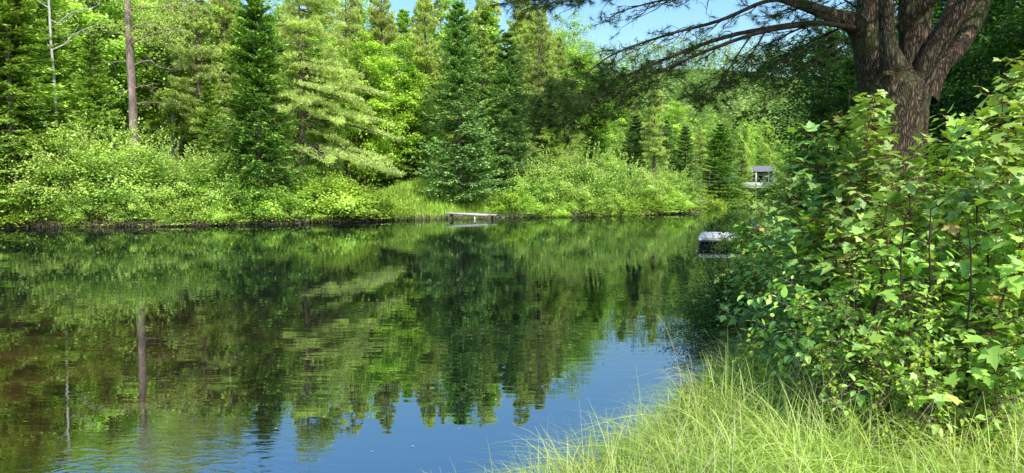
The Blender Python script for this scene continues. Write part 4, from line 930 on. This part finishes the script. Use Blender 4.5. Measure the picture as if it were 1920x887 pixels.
STEMS = [([W2(1640, 190, PY), W2(1622, 110, PY), W2(1618, 30, PY), W2(1628, -80, PY), W2(1640, -420, PY), W2(1650, -900, PY)], [.24, .21, .18, .15, .13, .05]),
         ([W2(1690, 200, PY + .05), W2(1697, 100, PY), W2(1692, 0, PY), W2(1700, -120, PY), W2(1710, -500, PY), W2(1715, -1150, PY)], [.22, .17, .15, .14, .12, .05]),
         ([W2(1705, 190, PY - .1), W2(1728, 120, PY - .25), W2(1768, 50, PY - .4), W2(1812, -20, PY - .5), W2(1880, -200, PY - .7), W2(1930, -600, PY - .8)], [.2, .14, .125, .12, .1, .04]),
         ([W2(1722, 185, PY + .1), W2(1748, 135, PY + .1), W2(1790, 85, PY + .2), W2(1822, 10, PY + .3), W2(1850, -120, PY + .4), W2(1900, -500, PY + .4)], [.2, .13, .12, .13, .11, .04]),
         ([W2(1665, 130, PY - .45), W2(1652, 80, PY - .5), W2(1647, 20, PY - .55), W2(1640, -60, PY - .6), W2(1630, -250, PY - .8)], [.17, .1, .09, .085, .03]),
         ([W2(1672, 60, PY - .3), W2(1705, 28, PY - .5), W2(1745, -5, PY - .7), W2(1800, -60, PY - 1.), W2(1900, -160, PY - 1.6)], [.06, .075, .075, .07, .03]),
         ([W2(1726, 130, PY - .1), W2(1722, 60, PY - .1), W2(1726, 0, PY - .1), W2(1735, -160, PY - .2)], [.08, .07, .06, .03]),
         ([W2(1625, 130, PY), W2(1600, 60, PY - .1), W2(1545, 35, PY - .3), W2(1500, 18, PY - .5), W2(1440, -5, PY - .7), W2(1360, -40, PY - .9)], [.2, .16, .09, .07, .06, .03]),
         ([W2(1722, 110, PY), W2(1760, 40, PY + .5), W2(1790, -40, PY + .9), W2(1830, -200, PY + 1.2)], [.1, .09, .08, .03])]
STEMPTS = []
for p_, r2 in STEMS:
    m = MB(); pp, rr = trunk(p_, r2); tube(m, pp, rr, 14, bump=.02); link('limb', m.mesh('limb', M['pine_bark'], True), pe); STEMPTS.append(pp)

tufts = []   # position, direction, needle length, count
br = MB()
def twigs(c, d, n, l, spread=.8, nl=.085, cnt=26, flat_=.35):
    """a fan of short twigs, a needle tuft along each"""
    for _ in range(n):
        dd = norm(d + rng.normal(0, spread, 3) * [1, 1, flat_]); ll = l * rng.uniform(.5, 1.1)
        mid = c + dd * ll * .5 + rng.normal(0, .01, 3); tip = c + dd * ll + [0, 0, rng.uniform(-.02, .05) * 1]
        tube(br, [c, mid, tip], [.0035, .003, .0016], 3, cap=False)
        tufts.append((tip, norm(tip - mid), nl, cnt)); 
        if ll > .13: tufts.append((mid, dd, nl, cnt // 2))
def bough(pts, r0, r1, side_from=.3, step=.22, side=.75, dens=1., needles=(.085, 26), n=7, sub=.2, bare=0.):
    pp, _ = trunk(pts, np.linspace(r0, r1, len(pts))); seg = np.r_[0, np.cumsum(np.linalg.norm(np.diff(pp, axis=0), axis=1))]; Lt = seg[-1]
    tube(br, pp, np.linspace(r0, r1, len(pp)), n, bump=.04)
    for s in np.arange(side_from * Lt, Lt, step):
        c = np.array([np.interp(s, seg, pp[:, a]) for a in range(3)]); i = min(np.searchsorted(seg, s), len(pp) - 1); tg = norm(pp[i] - pp[max(0, i - 1)])
        for sg in (-1, 1):
            if rng.random() < .15: continue
            hs_ = norm(np.cross(tg, UP)) * sg
            d = norm(tg * rng.uniform(.5, .9) + hs_ * rng.uniform(.5, 1.) + UP * rng.normal(-.05, .22)); l = side * (1.15 - .75 * s / Lt) * rng.uniform(.6, 1.15)
            q = c + np.outer(np.linspace(0, 1, 5) * l, d) + np.cumsum(rng.normal(0, .018, (5, 3)), 0) * (np.arange(5) > 0)[:, None] - np.outer(np.linspace(0, 1, 5) ** 2, UP) * .08 * l
            tube(br, q, np.linspace(.009, .003, 5) * (.6 + l * .5), 4, cap=False)
            for t in np.arange(.3, 1.01, .16 / max(l, .2)):
                if rng.random() > dens: 
                    if rng.random() < .6:
                        e_ = np.array([np.interp(t, np.linspace(0, 1, 5), q[:, a]) for a in range(3)]); z_ = e_ + norm(d + rng.normal(0, .8, 3)) * sub * rng.uniform(.5, 1.2)
                        tube(br, [e_, (e_ + z_) / 2 + rng.normal(0, .012, 3), z_], [.003, .0024, .0012], 3, cap=False)
                    continue
                cc = np.array([np.interp(t, np.linspace(0, 1, 5), q[:, a]) for a in range(3)])
                twigs(cc, d, 2, sub, nl=needles[0], cnt=needles[1])
            twigs(q[-1], d, 2 if dens > .4 else 1, sub, nl=needles[0], cnt=needles[1])
# boughs reaching left across the sky
bough([W2(1560, 50, 9.2), W2(1480, 18, 8.9), W2(1430, 10, 8.7), W2(1340, 46, 8.5), W2(1250, 70, 8.3), W2(1150, 105, 8.2), W2(1085, 150, 8.1)], .035, .006, .35, .2, .7, .22)
bough([W2(1600, 60, 9.4), W2(1520, 50, 9.), W2(1430, 60, 8.8), W2(1350, 76, 8.6), W2(1250, 112, 8.4), W2(1160, 152, 8.2), W2(1090, 195, 8.1), W2(1040, 215, 8.)], .04, .006, .45, .17, .75, .45)
bough([W2(1500, 52, 9.), W2(1420, 66, 8.5), W2(1330, 96, 8.3), W2(1230, 138, 8.1), W2(1150, 172, 7.9), W2(1090, 205, 7.8)], .03, .006, .45, .17, .7, .4)
bough([W2(1400, 72, 8.7), W2(1375, 110, 8.6), W2(1345, 160, 8.5), W2(1320, 195, 8.4)], .012, .004, .3, .14, .45, .65)
bough([W2(1430, 60, 8.7), W2(1400, 110, 8.5), W2(1370, 150, 8.3)], .012, .004, .3, .14, .45, .6)
# dense dark ends
for px, py, n_ in ((1035, 205, 8), (1070, 180, 9), (1100, 160, 6), (1060, 215, 7), (1110, 200, 7), (1150, 165, 4), (1145, 185, 4), (1200, 165, 2), (1015, 195, 5), (1310, 192, 3), (1345, 180, 2), (1085, 225, 5), (1130, 135, 4), (1180, 190, 2)):
    for _ in range(n_ * 2):
        Yq = rng.uniform(7.6, 8.4); c = W2(px + rng.normal(0, 30), py + rng.normal(0, 15), Yq); twigs(c, norm([-1, rng.normal(0, .5), -.25]), 4, .19, .7, .095, 34)
        c0 = W2(px + 60 + rng.normal(0, 12), py - 24 + rng.normal(0, 8), Yq); (tube(br, [c0, (c + c0) / 2 + rng.normal(0, .02, 3), c], [.005, .003, .002], 3, cap=False) if _ % 4 == 0 else None)
# boughs along the top of the frame
bough([W2(1500, -60, 8.9), W2(1350, -40, 8.4), W2(1200, -25, 8.), W2(1080, -5, 7.8), W2(960, 5, 7.6)], .03, .006, .3, .17, .8, .8)
bough([W2(1420, -20, 8.8), W2(1300, 0, 8.5), W2(1220, 12, 8.2), W2(1140, 35, 8.)], .02, .005, .3, .17, .7, .38)
bough([W2(1230, -45, 8.2), W2(1120, -20, 7.9), W2(1030, 5, 7.7), W2(985, 10, 7.6)], .015, .005, .2, .13, .5, .95)
# lit inner foliage between the sky and the trunk
for a, b, c in (((1560, 60), (1500, 90), (1430, 130)), ((1570, 80), (1510, 130), (1450, 170)), ((1560, 40), (1490, 60), (1420, 95)), ((1540, 30), (1480, 20), (1440, 40)), ((1590, 20), (1540, -10), (1480, -30)), ((1550, 70), (1480, 110), (1400, 150))):
    Y0 = rng.uniform(8.4, 9.6); bough([W2(*a, Y0 + .3), W2(*b, Y0), W2(*c, Y0 - .3)], .016, .005, .15, .15, .6, .9)
# upper crown out of frame, which shades the trunk
for pp in STEMPTS[:4]:
    top = pp[:, 2].max()
    for _ in range(13):
        z = rng.uniform(4.6, max(5, top)); c = np.array([np.interp(z, pp[:, 2], pp[:, 0]), np.interp(z, pp[:, 2], pp[:, 1]), z]); a = rng.random() * 2 * PI; l = rng.uniform(1.8, 4.) * (1.2 - .5 * z / 12)
        d = np.array([math.cos(a), math.sin(a), .12]); bough([c, c + d * l * .5 + [0, 0, .1], c + d * l], .03, .008, .25, .36, .9, .8, (.13, 12), 5, .3)
for X0, Y0, Z0, l in [(4.9, 9, 7.2, 4.6), (4.8, 9, 7.6, 5.0), (5, 9, 8.0, 5.2), (4.8, 9.2, 6.6, 4.4), (5, 9.4, 8.6, 5.5), (5.1, 9, 7.0, 4.2), (4.8, 9, 8.3, 5.4), (5.3, 9, 7.8, 4.4), (4.7, 9.3, 7.4, 5.6), (4.7, 9.3, 6.9, 5.2), (5.3, 9, 6.8, 3.6), (5, 9, 9.2, 5.4)]:  # out-of-frame boughs towards the camera, added to shade the branches and trunk
    a = math.radians(rng.uniform(205, 280)); c = np.array([X0, Y0, Z0]) - O; d = np.array([math.cos(a), math.sin(a), .03])
    bough([c, c + d * l * .5 + [0, 0, .25], c + d * l], .04, .01, .2, .28, 1.1, .9, (.14, 14), 5, .3)
link('branches', br.mesh('branches', M['twig'], True), pe)
nd = MB()
tp = np.array([t[0] for t in tufts]); td = np.array([t[1] for t in tufts]); tn = np.array([t[3] for t in tufts]); tl_ = np.array([t[2] for t in tufts])
idx = np.repeat(np.arange(len(tufts)), tn); k = len(idx)
base = tp[idx] - td[idx] * rng.uniform(0, .06, (k, 1)); dr = norm(td[idx] * .6 + rng.normal(0, .5, (k, 3))); ln = tl_[idx][:, None] * rng.uniform(.75, 1.15, (k, 1)); wd = np.where(tl_[idx] > .1, .009, .0042)[:, None]
S = norm(np.cross(dr, rng.normal(0, 1, (k, 3)))) * wd / 2; mid3 = base + dr * ln
V = np.stack([base - S, base + S, mid3 + [0, 0, -.01]], 1).reshape(-1, 3)
nd.add(V, np.arange(k * 3).reshape(-1, 3), np.repeat(rng.random(k) * .9, 3))
link('needles', nd.mesh('needles', M['pine_near']), pe)
print('tufts', len(tufts), 'needles', k)

# ------------------------------------------------------------------ shaded wood behind the near pine
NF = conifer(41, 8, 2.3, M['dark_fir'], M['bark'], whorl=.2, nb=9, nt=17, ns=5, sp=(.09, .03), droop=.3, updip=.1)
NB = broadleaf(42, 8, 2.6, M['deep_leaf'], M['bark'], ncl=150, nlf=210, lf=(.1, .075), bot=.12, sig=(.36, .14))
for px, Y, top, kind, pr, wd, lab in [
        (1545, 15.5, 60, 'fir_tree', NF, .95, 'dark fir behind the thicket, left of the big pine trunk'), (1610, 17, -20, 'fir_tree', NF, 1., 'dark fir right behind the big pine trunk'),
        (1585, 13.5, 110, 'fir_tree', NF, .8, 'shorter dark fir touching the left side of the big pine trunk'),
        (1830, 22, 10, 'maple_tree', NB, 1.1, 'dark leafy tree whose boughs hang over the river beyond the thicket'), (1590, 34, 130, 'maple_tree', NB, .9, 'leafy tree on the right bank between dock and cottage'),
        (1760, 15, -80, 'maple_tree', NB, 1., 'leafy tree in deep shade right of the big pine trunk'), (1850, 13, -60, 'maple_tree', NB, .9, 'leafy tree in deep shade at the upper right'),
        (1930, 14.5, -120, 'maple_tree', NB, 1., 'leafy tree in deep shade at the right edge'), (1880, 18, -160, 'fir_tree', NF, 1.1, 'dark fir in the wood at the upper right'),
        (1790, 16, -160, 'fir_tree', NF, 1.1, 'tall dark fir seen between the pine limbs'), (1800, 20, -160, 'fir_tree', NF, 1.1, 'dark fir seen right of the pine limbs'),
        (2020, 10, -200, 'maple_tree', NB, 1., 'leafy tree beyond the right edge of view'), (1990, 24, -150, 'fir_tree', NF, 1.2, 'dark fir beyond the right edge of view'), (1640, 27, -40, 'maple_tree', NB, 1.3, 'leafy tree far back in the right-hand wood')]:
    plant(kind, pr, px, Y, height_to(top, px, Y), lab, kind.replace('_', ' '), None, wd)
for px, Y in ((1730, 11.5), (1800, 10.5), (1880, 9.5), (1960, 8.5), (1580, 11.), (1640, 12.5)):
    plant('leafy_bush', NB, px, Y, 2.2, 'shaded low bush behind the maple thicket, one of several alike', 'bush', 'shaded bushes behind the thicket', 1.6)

# ------------------------------------------------------------------ camera, sun, sky
cam = bpy.data.cameras.new('camera'); co = bpy.data.objects.new('camera', cam); col.objects.link(co)
cam.sensor_width = 36; cam.lens = 36 * F / 1920; cam.clip_end = 4000; cam.clip_start = .05
co.location = (0, 0, CAMZ); co.rotation_euler = (PI / 2 - math.atan((443.5 - HOR) / F), 0, 0)
sc.camera = co
EL, AZ = math.radians(47), math.radians(153)     # azimuth clockwise from +Y: behind the camera, to the right
sv = Vector((math.sin(AZ) * math.cos(EL), math.cos(AZ) * math.cos(EL), math.sin(EL)))
ld = bpy.data.lights.new('sun', 'SUN'); ld.energy = 5.; ld.angle = math.radians(.5); ld.color = (1, .955, .88)
lo = bpy.data.objects.new('sun', ld); col.objects.link(lo); lo.rotation_euler = sv.to_track_quat('Z', 'Y').to_euler(); lo.location = sv * 60
w = bpy.data.worlds.new('World'); sc.world = w; w.use_nodes = True
nt = w.node_tree; nt.nodes.clear()
sk = nt.nodes.new('ShaderNodeTexSky'); sk.sky_type = 'NISHITA'; sk.sun_disc = False; sk.sun_elevation = EL; sk.sun_rotation = AZ; sk.air_density = 1.5; sk.dust_density = 1.6; sk.ozone_density = 4.
bg = nt.nodes.new('ShaderNodeBackground'); bg.inputs[1].default_value = .15
ou = nt.nodes.new('ShaderNodeOutputWorld'); hv = nt.nodes.new('ShaderNodeHueSaturation'); hv.inputs['Saturation'].default_value = 1.25; hv.inputs['Value'].default_value = 1.65; nt.links.new(sk.outputs[0], hv.inputs['Color']); nt.links.new(hv.outputs[0], bg.inputs[0]); nt.links.new(bg.outputs[0], ou.inputs[0])
sc.view_settings.view_transform = 'Standard'; sc.view_settings.look = 'None'; sc.view_settings.exposure = 0
sc.cycles.max_bounces = 7; sc.cycles.diffuse_bounces = 4; sc.cycles.glossy_bounces = 2; sc.cycles.transmission_bounces = 2; sc.cycles.sample_clamp_indirect = 6
sc.cycles.caustics_reflective = False; sc.cycles.caustics_refractive = False
